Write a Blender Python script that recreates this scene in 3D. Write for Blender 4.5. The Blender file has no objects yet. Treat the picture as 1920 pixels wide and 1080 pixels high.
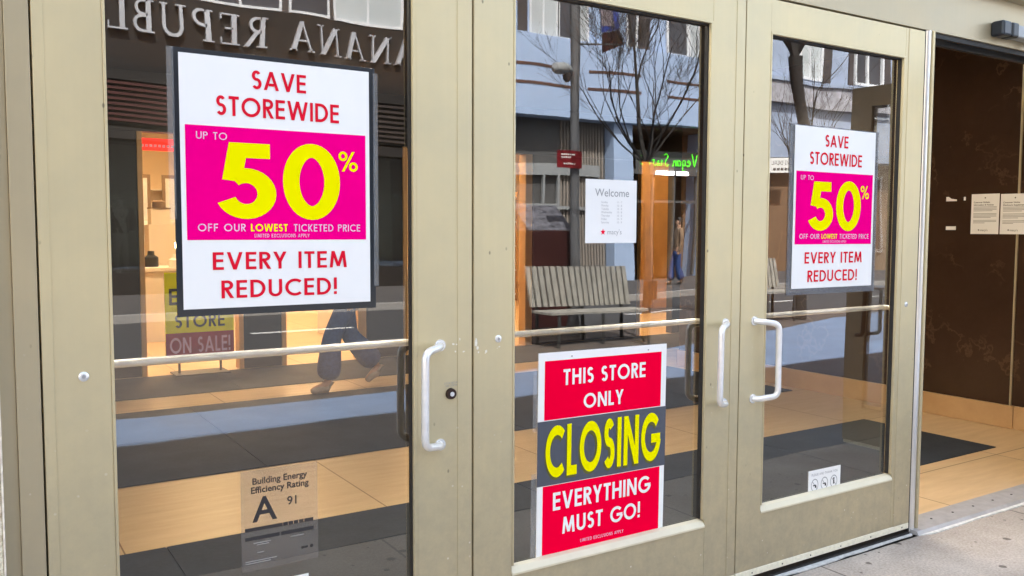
import bpy, bmesh, math, random
from mathutils import Vector, Matrix
R = math.radians
S = bpy.context.scene
COL = S.collection

# ------------------------------------------------------------------ camera
cam_d = bpy.data.cameras.new("camera")
cam = bpy.data.objects.new("camera", cam_d)
COL.objects.link(cam)
cam_d.sensor_width = 36.0
cam_d.lens = 36.0 * 1636.85 / 1920.0
cam_d.clip_start = 0.05
cam_d.clip_end = 2000
_yaw, _pit, _rol = R(32.704), R(-3.8802), R(0.2004)
_f = Vector((math.sin(_yaw) * math.cos(_pit), math.cos(_yaw) * math.cos(_pit), math.sin(_pit)))
_r = Vector((math.cos(_yaw), -math.sin(_yaw), 0))
_u = _r.cross(_f)
_r2 = _r * math.cos(_rol) + _u * math.sin(_rol)
_u2 = _u * math.cos(_rol) - _r * math.sin(_rol)
cam.matrix_world = Matrix(((_r2.x, _u2.x, -_f.x, -0.1775), (_r2.y, _u2.y, -_f.y, -2.4592),
                           (_r2.z, _u2.z, -_f.z, 1.4569), (0, 0, 0, 1)))
S.camera = cam

# ------------------------------------------------------------------ sky, sun, exposure
SUN_EL, SUN_AZ = R(58), R(-22)          # azimuth from +y (behind the store) towards +x
W = bpy.data.worlds.new("World")
S.world = W
W.use_nodes = True
wn = W.node_tree.nodes
sky = wn.new("ShaderNodeTexSky")
sky.sky_type = 'NISHITA'
sky.sun_disc = False
sky.sun_elevation = SUN_EL
sky.sun_rotation = SUN_AZ
sky.air_density = 1.0
sky.dust_density = 3.0
sky.ozone_density = 1.0
_tint = wn.new("ShaderNodeMix")          # thin high haze: a little less blue than a clear sky
_tint.data_type = 'RGBA'
_tint.blend_type = 'MULTIPLY'
_tint.inputs[0].default_value = 1.0
_tint.inputs[7].default_value = (1.0, 0.89, 0.735, 1)
W.node_tree.links.new(sky.outputs[0], _tint.inputs[6])
W.node_tree.links.new(_tint.outputs[2], wn["Background"].inputs[0])
wn["Background"].inputs[1].default_value = 0.15
sun_d = bpy.data.lights.new("sun", 'SUN')
sun_d.energy = 3.8
sun_d.angle = R(1.0)
sun_d.color = (1.0, 0.96, 0.90)
sun = bpy.data.objects.new("sun", sun_d)
COL.objects.link(sun)
_sd = Vector((math.sin(SUN_AZ) * math.cos(SUN_EL), math.cos(SUN_AZ) * math.cos(SUN_EL), math.sin(SUN_EL)))
sun.rotation_euler = _sd.to_track_quat('Z', 'Y').to_euler()
sun.location = (0, 0, 30)
S.view_settings.view_transform = 'Standard'
S.view_settings.look = 'None'
S.view_settings.gamma = 1
S.view_settings.exposure = 2.72
S.cycles.use_denoising = True
S.cycles.max_bounces = 10
S.cycles.transparent_max_bounces = 24
S.cycles.sample_clamp_indirect = 6

# ------------------------------------------------------------------ materials
def new_mat(name):
    m = bpy.data.materials.new(name)
    m.use_nodes = True
    return m, m.node_tree, m.node_tree.nodes["Principled BSDF"]

def N(nt, t, **kw):
    n = nt.nodes.new(t)
    for k, v in kw.items():
        if k.startswith('i_'):
            n.inputs[k[2:].replace('_', ' ')].default_value = v
        else:
            setattr(n, k, v)
    return n

def ramp(nt, src, stops):
    c = nt.nodes.new("ShaderNodeValToRGB")
    el = c.color_ramp.elements
    el[0].position, el[0].color = stops[0][0], tuple(stops[0][1]) + (1,)
    el[1].position, el[1].color = stops[-1][0], tuple(stops[-1][1]) + (1,)
    for p, col in stops[1:-1]:
        e = el.new(p)
        e.color = tuple(col) + (1,)
    nt.links.new(src, c.inputs[0])
    return c

def mixc(nt, fac, a, b, mode='MIX'):
    m = nt.nodes.new("ShaderNodeMix")
    m.data_type = 'RGBA'
    m.blend_type = mode
    for s, v in ((m.inputs[0], fac), (m.inputs[6], a), (m.inputs[7], b)):
        if isinstance(v, (int, float)):
            s.default_value = v
        elif isinstance(v, tuple):
            s.default_value = v + (1,) if len(v) == 3 else v
        else:
            nt.links.new(v, s)
    return m.outputs[2]

def coords(nt, scale=(1, 1, 1), kind='Object'):
    tc = nt.nodes.new("ShaderNodeTexCoord")
    mp = nt.nodes.new("ShaderNodeMapping")
    mp.inputs['Scale'].default_value = scale
    nt.links.new(tc.outputs[kind], mp.inputs[0])
    return mp.outputs[0]

def noise(nt, vec, scale, detail=4, rough=0.55):
    n = nt.nodes.new("ShaderNodeTexNoise")
    n.inputs['Scale'].default_value = scale
    n.inputs['Detail'].default_value = detail
    n.inputs['Roughness'].default_value = rough
    nt.links.new(vec, n.inputs['Vector'])
    return n.outputs['Fac']

def bump(nt, bs, h, strength=0.2, dist=0.01):
    b = nt.nodes.new("ShaderNodeBump")
    b.inputs['Strength'].default_value = strength
    b.inputs['Distance'].default_value = dist
    nt.links.new(h, b.inputs['Height'])
    nt.links.new(b.outputs[0], bs.inputs['Normal'])

def plain(name, col, rough=0.6, metal=0.0, var=0.12, scale=6.0, bmp=0.0, spec=None, coat=0.0):
    """a base colour with a little procedural unevenness"""
    m, nt, bs = new_mat(name)
    v = coords(nt)
    n = noise(nt, v, scale)
    a = tuple(c * (1 - var) for c in col)
    b = tuple(min(1, c * (1 + var)) for c in col)
    cr = ramp(nt, n, [(0.3, a), (0.7, b)])
    nt.links.new(cr.outputs[0], bs.inputs['Base Color'])
    bs.inputs['Roughness'].default_value = rough
    bs.inputs['Metallic'].default_value = metal
    if spec is not None:
        bs.inputs['Specular IOR Level'].default_value = spec
    bs.inputs['Coat Weight'].default_value = coat
    bs.inputs['Coat Roughness'].default_value = 0.05
    if bmp:
        bump(nt, bs, n, bmp, 0.01)
    return m

def emit(name, col, strength):
    m, nt, bs = new_mat(name)
    bs.inputs['Base Color'].default_value = tuple(col) + (1,)
    bs.inputs['Emission Color'].default_value = tuple(col) + (1,)
    bs.inputs['Emission Strength'].default_value = strength
    return m

def frame_mat(name, col, grime=0.5):
    """champagne anodised aluminium: vertical brushing, patchy haze, white specks and dirt near the ground"""
    m, nt, bs = new_mat(name)
    tc = nt.nodes.new("ShaderNodeTexCoord")
    geo = nt.nodes.new("ShaderNodeNewGeometry")
    mp = nt.nodes.new("ShaderNodeMapping")
    mp.inputs['Scale'].default_value = (55, 55, 1.3)
    nt.links.new(geo.outputs['Position'], mp.inputs[0])
    brush = noise(nt, mp.outputs[0], 1.0, 5, 0.6)
    big = noise(nt, geo.outputs['Position'], 2.6, 5, 0.6)
    c1 = ramp(nt, brush, [(0.25, tuple(c * 0.985 for c in col)), (0.75, tuple(c * 1.015 for c in col))])
    c2 = ramp(nt, big, [(0.3, (0.90, 0.92, 0.95)), (0.7, (1.06, 1.04, 1.0))])
    base = mixc(nt, 1.0, c1.outputs[0], c2.outputs[0], 'MULTIPLY')
    sep = nt.nodes.new("ShaderNodeSeparateXYZ")
    nt.links.new(geo.outputs['Position'], sep.inputs[0])
    low = nt.nodes.new("ShaderNodeMapRange")
    low.inputs[1].default_value, low.inputs[2].default_value = 1.35, 0.02
    nt.links.new(sep.outputs[2], low.inputs[0])
    # splashed dirt near the ground, with its own blotchy outline
    st = noise(nt, geo.outputs['Position'], 16, 8, 0.75)
    stm = nt.nodes.new("ShaderNodeMath"); stm.operation = 'MULTIPLY'
    sr = ramp(nt, st, [(0.30, (0.45, 0.45, 0.45)), (0.72, (1, 1, 1))])
    nt.links.new(sr.outputs[0], stm.inputs[0]); nt.links.new(low.outputs[0], stm.inputs[1])
    stg = nt.nodes.new("ShaderNodeMath"); stg.operation = 'MULTIPLY'; stg.inputs[1].default_value = grime
    nt.links.new(stm.outputs[0], stg.inputs[0])
    base = mixc(nt, stg.outputs[0], base, (0.36, 0.315, 0.225))
    vo = nt.nodes.new("ShaderNodeTexVoronoi")
    vo.inputs['Scale'].default_value = 28
    nt.links.new(geo.outputs['Position'], vo.inputs['Vector'])
    sp = ramp(nt, vo.outputs['Distance'], [(0.07, (1, 1, 1)), (0.12, (0, 0, 0))])
    pick = ramp(nt, noise(nt, geo.outputs['Position'], 14, 2), [(0.52, (0, 0, 0)), (0.60, (1, 1, 1))])
    k = nt.nodes.new("ShaderNodeMath"); k.operation = 'MULTIPLY'
    nt.links.new(sp.outputs[0], k.inputs[0]); nt.links.new(pick.outputs[0], k.inputs[1])
    k2 = nt.nodes.new("ShaderNodeMath"); k2.operation = 'MULTIPLY'
    nt.links.new(k.outputs[0], k2.inputs[0]); nt.links.new(low.outputs[0], k2.inputs[1])
    base = mixc(nt, k2.outputs[0], base, (0.75, 0.72, 0.6))
    # scattered dark scuffs and pits at every height
    vd = nt.nodes.new("ShaderNodeTexVoronoi"); vd.inputs['Scale'].default_value = 17
    mpd = nt.nodes.new("ShaderNodeMapping"); mpd.inputs['Scale'].default_value = (1.0, 1.0, 0.55)
    mpd.inputs['Location'].default_value = (3.1, 1.7, 0.4)
    nt.links.new(geo.outputs['Position'], mpd.inputs[0]); nt.links.new(mpd.outputs[0], vd.inputs['Vector'])
    sd = ramp(nt, vd.outputs['Distance'], [(0.035, (1, 1, 1)), (0.075, (0, 0, 0))])
    pd = ramp(nt, noise(nt, geo.outputs['Position'], 7, 3), [(0.50, (0, 0, 0)), (0.58, (0.8, 0.8, 0.8))])
    kd = nt.nodes.new("ShaderNodeMath"); kd.operation = 'MULTIPLY'
    nt.links.new(sd.outputs[0], kd.inputs[0]); nt.links.new(pd.outputs[0], kd.inputs[1])
    base = mixc(nt, kd.outputs[0], base, (0.17, 0.145, 0.10))
    nt.links.new(base, bs.inputs['Base Color'])
    bs.inputs['Metallic'].default_value = 0.35
    rr = nt.nodes.new("ShaderNodeMapRange")
    rr.inputs[3].default_value, rr.inputs[4].default_value = 0.30, 0.50
    nt.links.new(big, rr.inputs[0]); nt.links.new(rr.outputs[0], bs.inputs['Roughness'])
    bump(nt, bs, brush, 0.02, 0.002)
    return m

M = {}
M['frame'] = frame_mat('champagne_aluminium', (0.665, 0.570, 0.345), 1.0)
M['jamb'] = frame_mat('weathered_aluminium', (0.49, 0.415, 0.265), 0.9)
M['shaded_frame'] = frame_mat('brown_shaded_aluminium', (0.25, 0.205, 0.135), 0.8)  # shade on the open champagne leaf, put into a darker browner colour
M['bead'] = plain('bright_bead', (0.70, 0.64, 0.47), 0.4, 0.1, 0.05, 12)
M['strip'] = plain('cream_strip', (0.80, 0.76, 0.60), 0.5, 0.0, 0.10, 60)
M['silver'] = plain('satin_silver', (0.80, 0.80, 0.79), 0.28, 0.75, 0.05, 8)
M['handle'] = plain('white_handle', (0.86, 0.86, 0.85), 0.26, 0.45, 0.07, 30)
M['black'] = plain('black_gasket', (0.018, 0.017, 0.016), 0.6, 0, 0.3, 30)
M['bronze'] = plain('dark_bronze_lock', (0.05, 0.03, 0.025), 0.3, 0.7)
M['bronze_pull'] = plain('dark_bronze_pull', (0.045, 0.028, 0.016), 0.45, 0.2)
M['chip'] = plain('chipped_white', (0.82, 0.78, 0.66), 0.8, 0, 0.08, 90)
M['white'] = plain('white_card', (0.90, 0.90, 0.88), 0.45, 0, 0.02, 3)
M['paper'] = plain('white_paper', (0.86, 0.86, 0.84), 0.7, 0, 0.03, 3)
M['red_ink'] = plain('red_ink', (0.74, 0.012, 0.035), 0.55, 0, 0.04, 3, spec=0.0)
M['red'] = plain('red_print', (0.95, 0.0, 0.040), 0.55, 0, 0.03, 3, spec=0.0)
M['magenta'] = plain('magenta_print', (0.95, 0.0, 0.25), 0.55, 0, 0.03, 3, spec=0.0)
M['yellow'] = plain('yellow_print', (0.92, 0.86, 0.0), 0.55, 0, 0.03, 3, spec=0.0)
M['slate'] = plain('slate_print', (0.075, 0.085, 0.11), 0.4, 0, 0.05, 3)
M['slate_frame'] = plain('dark_slate_plastic', (0.022, 0.027, 0.034), 0.12, 0, 0.1, 3)
M['ink'] = plain('black_ink', (0.03, 0.028, 0.03), 0.6, 0, 0.05, 3)
M['grey_ink'] = plain('grey_ink', (0.32, 0.32, 0.32), 0.6, 0, 0.05, 3)
M['light_ink'] = plain('light_grey_ink', (0.45, 0.45, 0.45), 0.6, 0, 0.05, 3)
M['pale_pink'] = plain('pale_pink_print', (0.85, 0.55, 0.75), 0.5, 0, 0.05, 3)

def glass_mat(name, tint, gain, base, wav=0.0022, wscale=1.6):
    m = bpy.data.materials.new(name)
    m.use_nodes = True
    nt = m.node_tree
    nt.nodes.remove(nt.nodes["Principled BSDF"])
    out = nt.nodes["Material Output"]
    tr = N(nt, "ShaderNodeBsdfTransparent"); tr.inputs[0].default_value = tint + (1,)
    gl = N(nt, "ShaderNodeBsdfGlossy"); gl.inputs['Roughness'].default_value = 0.0
    gl.inputs[0].default_value = (0.97, 0.99, 1.0, 1)
    fr = N(nt, "ShaderNodeFresnel"); fr.inputs[0].default_value = 1.52
    mu = N(nt, "ShaderNodeMath", operation='MULTIPLY_ADD')
    mu.inputs[1].default_value = gain; mu.inputs[2].default_value = base
    mu.use_clamp = True
    nt.links.new(fr.outputs[0], mu.inputs[0])
    geo = N(nt, "ShaderNodeNewGeometry")
    n = noise(nt, geo.outputs['Position'], wscale, 1, 0.4)
    b = N(nt, "ShaderNodeBump"); b.inputs['Strength'].default_value = 1.0; b.inputs['Distance'].default_value = wav
    nt.links.new(n, b.inputs['Height']); nt.links.new(b.outputs[0], gl.inputs['Normal'])
    mx = N(nt, "ShaderNodeMixShader")
    nt.links.new(mu.outputs[0], mx.inputs[0]); nt.links.new(tr.outputs[0], mx.inputs[1]); nt.links.new(gl.outputs[0], mx.inputs[2])
    nt.links.new(mx.outputs[0], out.inputs[0])
    return m
M['glass'] = glass_mat('tinted_door_glass', (0.93, 0.94, 0.93), 1.9, 0.05)

def clear_mat(name, col):
    m = bpy.data.materials.new(name); m.use_nodes = True
    nt = m.node_tree
    nt.nodes.remove(nt.nodes["Principled BSDF"])
    tr = N(nt, "ShaderNodeBsdfTransparent"); tr.inputs[0].default_value = col + (1,)
    nt.links.new(tr.outputs[0], nt.nodes["Material Output"].inputs[0])
    return m
M['clear'] = clear_mat('clear_glass_back', (0.97, 0.98, 0.98))

def film_mat(name, col, alpha):
    m, nt, bs = new_mat(name)
    n = noise(nt, coords(nt), 5, 4)
    r = ramp(nt, n, [(0.3, tuple(c * .9 for c in col)), (0.7, tuple(c * 1.1 for c in col))])
    nt.links.new(r.outputs[0], bs.inputs['Base Color'])
    bs.inputs['Alpha'].default_value = alpha
    bs.inputs['Roughness'].default_value = 0.35
    return m
M['film'] = film_mat('clear_film', (0.30, 0.27, 0.25), 0.17)
M['tape'] = film_mat('clear_tape', (0.75, 0.77, 0.78), 0.10)
M['sleeve'] = film_mat('grey_plastic_sleeve', (0.20, 0.22, 0.25), 0.38)

def marble_mat(name, c0, c1, vein, rough, scale=1.4):
    m, nt, bs = new_mat(name)
    v = coords(nt)
    n1 = noise(nt, v, scale, 8, 0.65)
    base = ramp(nt, n1, [(0.3, c0), (0.7, c1)])
    vr = ramp(nt, noise(nt, v, 1.1, 7, 0.6), [(0.488, (0, 0, 0)), (0.5, (1, 1, 1)), (0.512, (0, 0, 0))])
    pick = ramp(nt, noise(nt, v, 2.3, 3), [(0.45, (0, 0, 0)), (0.6, (1, 1, 1))])
    k = N(nt, "ShaderNodeMath", operation='MULTIPLY')
    nt.links.new(vr.outputs[0], k.inputs[0]); nt.links.new(pick.outputs[0], k.inputs[1])
    k2 = N(nt, "ShaderNodeMath", operation='MULTIPLY'); k2.inputs[1].default_value = 0.28
    nt.links.new(k.outputs[0], k2.inputs[0])
    nt.links.new(mixc(nt, k2.outputs[0], base.outputs[0], vein), bs.inputs['Base Color'])
    bs.inputs['Roughness'].default_value = rough
    return m
M['brown_marble'] = marble_mat('brown_marble', (0.034, 0.019, 0.012), (0.058, 0.032, 0.020), (0.20, 0.115, 0.065), 0.20)
M['tan_marble'] = marble_mat('tan_marble', (0.46, 0.29, 0.14), (0.60, 0.40, 0.21), (0.40, 0.24, 0.11), 0.3, 2.2)

def tile_floor(name, c0, c1, grout, sx, sy, rough):
    m, nt, bs = new_mat(name)
    v = coords(nt)
    v.node.inputs['Location'].default_value = (0.84, 0.55, 0)
    br = N(nt, "ShaderNodeTexBrick")
    br.offset = 0.0
    br.inputs['Scale'].default_value = 1.0
    br.inputs['Brick Width'].default_value = sx
    br.inputs['Row Height'].default_value = sy
    br.inputs['Mortar Size'].default_value = 0.004
    br.inputs['Mortar Smooth'].default_value = 0.1
    br.inputs['Color1'].default_value = (1, 1, 1, 1); br.inputs['Color2'].default_value = (0.88, 0.88, 0.88, 1)
    br.inputs['Mortar'].default_value = tuple(grout) + (1,)
    nt.links.new(v, br.inputs['Vector'])
    v2 = coords(nt, (1.2, 7, 1))
    n1 = noise(nt, v2, 2.2, 7, 0.62)
    base = ramp(nt, n1, [(0.28, c0), (0.72, c1)])
    spot = N(nt, "ShaderNodeTexVoronoi"); spot.inputs['Scale'].default_value = 1.7
    nt.links.new(v, spot.inputs['Vector'])
    sr = ramp(nt, spot.outputs['Distance'], [(0.022, (0.25, 0.2, 0.15)), (0.03, (1, 1, 1))])
    c = mixc(nt, 1.0, base.outputs[0], br.outputs['Color'], 'MULTIPLY')
    c = mixc(nt, 1.0, c, sr.outputs[0], 'MULTIPLY')
    nt.links.new(c, bs.inputs['Base Color'])
    bs.inputs['Roughness'].default_value = rough
    return m
M['tan_floor'] = tile_floor('tan_marble_tiles', (0.58, 0.40, 0.215), (0.72, 0.53, 0.31), (0.3, 0.22, 0.15), 1.27, 1.10, 0.35)

def mat_rubber():
    m, nt, bs = new_mat('dark_rubber_matting')
    v = coords(nt)
    n1 = noise(nt, v, 3, 6, 0.6); n2 = noise(nt, v, 60, 3)
    c = mixc(nt, 1.0, ramp(nt, n1, [(0.3, (0.016, 0.022, 0.032)), (0.7, (0.032, 0.041, 0.055))]).outputs[0],
             ramp(nt, n2, [(0.3, (0.8, 0.8, 0.8)), (0.7, (1.1, 1.1, 1.1))]).outputs[0], 'MULTIPLY')
    sp = N(nt, "ShaderNodeTexVoronoi"); sp.inputs['Scale'].default_value = 2.3
    nt.links.new(v, sp.inputs['Vector'])
    sr = ramp(nt, sp.outputs['Distance'], [(0.02, (1, 1, 1)), (0.035, (0, 0, 0))])
    c = mixc(nt, sr.outputs[0], c, (0.25, 0.25, 0.24))
    nt.links.new(c, bs.inputs['Base Color'])
    bs.inputs['Roughness'].default_value = 0.75
    bump(nt, bs, n2, 0.3, 0.003)
    return m
M['rubber'] = mat_rubber()

def stone_wall_mat():
    m, nt, bs = new_mat('rough_cream_stone')
    v = coords(nt)
    n1 = noise(nt, v, 5, 8, 0.7); n2 = noise(nt, v, 70, 6, 0.7)
    c = mixc(nt, 1.0, ramp(nt, n1, [(0.3, (0.80, 0.74, 0.55)), (0.7, (0.92, 0.88, 0.72))]).outputs[0],
             ramp(nt, n2, [(0.35, (0.55, 0.48, 0.36)), (0.55, (1, 1, 1))]).outputs[0], 'MULTIPLY')
    nt.links.new(c, bs.inputs['Base Color'])
    bs.inputs['Roughness'].default_value = 0.9
    bump(nt, bs, n2, 0.5, 0.012)
    return m
M['stone'] = stone_wall_mat()

def sidewalk_mat():
    m, nt, bs = new_mat('worn_concrete')
    v = coords(nt)
    n1 = noise(nt, v, 1.7, 7, 0.65); n2 = noise(nt, v, 90, 4, 0.7); n3 = noise(nt, v, 0.5, 3)
    c = ramp(nt, n1, [(0.3, (0.32, 0.275, 0.24)), (0.5, (0.45, 0.405, 0.36)), (0.7, (0.57, 0.525, 0.475))]).outputs[0]
    c = mixc(nt, 1.0, c, ramp(nt, n2, [(0.3, (0.66, 0.66, 0.66)), (0.7, (1.14, 1.14, 1.14))]).outputs[0], 'MULTIPLY')
    c = mixc(nt, 1.0, c, ramp(nt, n3, [(0.38, (0.78, 0.77, 0.77)), (0.62, (1.08, 1.05, 1.0))]).outputs[0], 'MULTIPLY')
    for sc, r0 in ((6.5, 0.10), (3.1, 0.06), (11.0, 0.07)):
        vo = N(nt, "ShaderNodeTexVoronoi"); vo.inputs['Scale'].default_value = sc
        dis = N(nt, "ShaderNodeVectorMath", operation='ADD')
        nz = N(nt, "ShaderNodeTexNoise"); nz.inputs['Scale'].default_value = 40
        sc2 = N(nt, "ShaderNodeVectorMath", operation='SCALE'); sc2.inputs['Scale'].default_value = 0.02
        nt.links.new(v, nz.inputs['Vector']); nt.links.new(nz.outputs['Color'], sc2.inputs[0])
        nt.links.new(v, dis.inputs[0]); nt.links.new(sc2.outputs[0], dis.inputs[1])
        nt.links.new(dis.outputs[0], vo.inputs['Vector'])
        g = ramp(nt, vo.outputs['Distance'], [(r0, (0.34, 0.33, 0.32)), (r0 + 0.03, (1, 1, 1))])
        c = mixc(nt, 1.0, c, g.outputs[0], 'MULTIPLY')
    # expansion joints
    br = N(nt, "ShaderNodeTexBrick"); br.offset = 0.0
    br.inputs['Scale'].default_value = 1.0; br.inputs['Brick Width'].default_value = 1.5; br.inputs['Row Height'].default_value = 1.5
    br.inputs['Mortar Size'].default_value = 0.006
    br.inputs['Color1'].default_value = (1, 1, 1, 1); br.inputs['Color2'].default_value = (0.95, 0.95, 0.96, 1); br.inputs['Mortar'].default_value = (0.4, 0.4, 0.4, 1)
    nt.links.new(v, br.inputs['Vector'])
    c = mixc(nt, 1.0, c, br.outputs['Color'], 'MULTIPLY')
    nt.links.new(c, bs.inputs['Base Color'])
    bs.inputs['Roughness'].default_value = 0.85
    bump(nt, bs, n2, 0.35, 0.006)
    return m
M['sidewalk'] = sidewalk_mat()
M['far_paving'] = plain('dark_far_paving', (0.06, 0.056, 0.056), 0.85, 0, 0.25, 2)
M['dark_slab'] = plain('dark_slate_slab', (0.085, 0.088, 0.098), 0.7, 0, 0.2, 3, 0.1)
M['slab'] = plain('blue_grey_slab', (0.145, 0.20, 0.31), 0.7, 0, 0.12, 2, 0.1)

def brick_mat(name, c1, c2, mortar, bw, bh, ms, rough=0.85, vertical=False):
    m, nt, bs = new_mat(name)
    tc = N(nt, "ShaderNodeTexCoord")
    mp = N(nt, "ShaderNodeMapping")
    if vertical:
        mp.inputs['Rotation'].default_value = (R(-90), 0, 0)
    nt.links.new(tc.outputs['Object'], mp.inputs[0])
    br = N(nt, "ShaderNodeTexBrick")
    br.inputs['Scale'].default_value = 1.0
    br.inputs['Brick Width'].default_value = bw; br.inputs['Row Height'].default_value = bh
    br.inputs['Mortar Size'].default_value = ms
    br.inputs['Color1'].default_value = c1 + (1,); br.inputs['Color2'].default_value = c2 + (1,); br.inputs['Mortar'].default_value = mortar + (1,)
    nt.links.new(mp.outputs[0], br.inputs['Vector'])
    n = noise(nt, tc.outputs['Object'], 4, 6)
    c = mixc(nt, 1.0, br.outputs['Color'], ramp(nt, n, [(0.3, (0.8, 0.8, 0.8)), (0.7, (1.15, 1.15, 1.15))]).outputs[0], 'MULTIPLY')
    nt.links.new(c, bs.inputs['Base Color'])
    bs.inputs['Roughness'].default_value = rough
    return m
M['pavers'] = brick_mat('brown_pavers', (0.075, 0.058, 0.05), (0.10, 0.08, 0.068), (0.045, 0.04, 0.036), 0.2, 0.1, 0.006)
M['asphalt'] = plain('asphalt', (0.042, 0.042, 0.045), 0.9, 0, 0.2, 30, 0.2)
M['kerb'] = plain('granite_kerb', (0.30, 0.29, 0.28), 0.8, 0, 0.15, 20)
M['paint'] = plain('road_paint', (0.6, 0.6, 0.58), 0.8, 0, 0.2, 8)
# interior
M['int_dark'] = plain('dark_interior_wall', (0.018, 0.016, 0.016), 0.5, 0, 0.2, 2)
M['ceil_dark'] = plain('dark_ceiling', (0.018, 0.014, 0.012), 0.8, 0, 0.1, 2)
M['cream'] = plain('cream_wall', (0.72, 0.58, 0.38), 0.7, 0, 0.06, 1)
M['jamb_wood'] = plain('honey_wood', (0.55, 0.33, 0.14), 0.4, 0, 0.1, 4)
M['lamp'] = emit('warm_lamp', (1.0, 0.68, 0.36), 13.0)
M['lit_bulb'] = emit('warm_bulb', (1.0, 0.75, 0.42), 10.0)
M['lit_red'] = emit('lit_red_panel', (0.9, 0.02, 0.01), 0.35)
M['lamp_soft'] = emit('warm_fill_downlight', (1.0, 0.84, 0.64), 33.0)
M['amber_wood'] = plain('amber_wood', (0.34, 0.18, 0.06), 0.45, 0, 0.15, 3)
M['display_white'] = plain('white_laminate', (0.75, 0.70, 0.62), 0.4, 0, 0.04, 2)
M['red_banner'] = plain('red_banner', (0.75, 0.02, 0.015), 0.5, 0, 0.05, 2)
# street
M['br_brown'] = plain('dark_brown_cladding', (0.013, 0.010, 0.009), 0.6, 0, 0.15, 0.8)
M['letters'] = plain('brushed_letter_metal', (0.70, 0.70, 0.74), 0.3, 0.6, 0.15, 1.5)
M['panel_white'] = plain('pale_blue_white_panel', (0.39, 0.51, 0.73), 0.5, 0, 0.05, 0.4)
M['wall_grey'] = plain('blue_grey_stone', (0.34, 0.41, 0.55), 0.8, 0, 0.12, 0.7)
M['ledge_grey'] = plain('rough_grey_ledge', (0.36, 0.36, 0.40), 0.9, 0, 0.35, 5, 0.5)
M['wall_buff'] = plain('buff_masonry', (0.42, 0.36, 0.28), 0.85, 0, 0.12, 1)
M['win_frame'] = plain('white_window_frame', (0.75, 0.77, 0.80), 0.5, 0, 0.04, 2)
M['win_dark'] = plain('dark_window_glass', (0.06, 0.06, 0.07), 0.08, 0, 0.3, 0.5)
M['win_light'] = plain('pale_blind', (0.50, 0.54, 0.56), 0.5, 0, 0.1, 1)
M['pier_dark'] = plain('dark_window_pier', (0.07, 0.06, 0.06), 0.6, 0, 0.2, 1)
M['rust'] = plain('rusty_slot', (0.10, 0.05, 0.04), 0.8, 0, 0.2, 3)
M['shop_grey'] = plain('dark_grey_shopfront', (0.10, 0.10, 0.10), 0.5, 0, 0.15, 1)
M['blind'] = plain('ribbed_blind', (0.26, 0.23, 0.20), 0.7, 0, 0.15, 3)
M['shop_brown'] = plain('brown_shop_interior', (0.20, 0.12, 0.07), 0.7, 0, 0.15, 1)
M['neon'] = emit('green_neon', (0.12, 1.0, 0.03), 0.8)
M['lit_white'] = emit('lit_white_sign', (1.0, 0.97, 0.95), 6.0)
M['steel_post'] = plain('grey_painted_steel', (0.15, 0.155, 0.165), 0.5, 0.2, 0.1, 3)
M['lamp_grey'] = plain('grey_housing', (0.35, 0.37, 0.38), 0.5, 0.2, 0.1, 3)
M['bark'] = plain('dark_bark', (0.030, 0.026, 0.024), 0.9, 0, 0.35, 12, 0.6)
M['bench_wood'] = plain('weathered_slats', (0.30, 0.29, 0.26), 0.8, 0, 0.2, 9)
M['bench_metal'] = plain('bench_iron', (0.06, 0.06, 0.06), 0.5, 0.3)
M['maroon'] = plain('maroon_metal', (0.045, 0.012, 0.012), 0.5, 0, 0.2, 2)
M['sign_red'] = plain('street_sign_red', (0.20, 0.010, 0.016), 0.5, 0, 0.05, 2)
M['blue'] = plain('banner_blue', (0.02, 0.05, 0.28), 0.7, 0, 0.05, 2)
M['wood_brown'] = plain('brown_paint', (0.16, 0.10, 0.05), 0.6, 0, 0.15, 2)
M['paper_mix'] = plain('printed_paper', (0.10, 0.10, 0.12), 0.6, 0, 0.7, 12)
M['roofing'] = plain('grey_roofing', (0.12, 0.12, 0.12), 0.9, 0, 0.1, 1)
# people
M['skin'] = plain('skin', (0.42, 0.25, 0.17), 0.55, 0, 0.05, 20)
M['denim'] = plain('navy_denim', (0.025, 0.055, 0.18), 0.85, 0, 0.2, 40)
M['coat'] = plain('brown_coat', (0.22, 0.15, 0.10), 0.85, 0, 0.2, 20)
M['black_cloth'] = plain('black_cloth', (0.02, 0.02, 0.022), 0.85, 0, 0.2, 20)
M['hair'] = plain('dark_hair', (0.02, 0.014, 0.01), 0.6, 0, 0.2, 50)
M['shoe'] = plain('tan_shoe', (0.35, 0.28, 0.22), 0.7, 0, 0.15, 20)
M['mannequin'] = plain('mannequin_white', (0.7, 0.68, 0.64), 0.4, 0, 0.03, 3)

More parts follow.
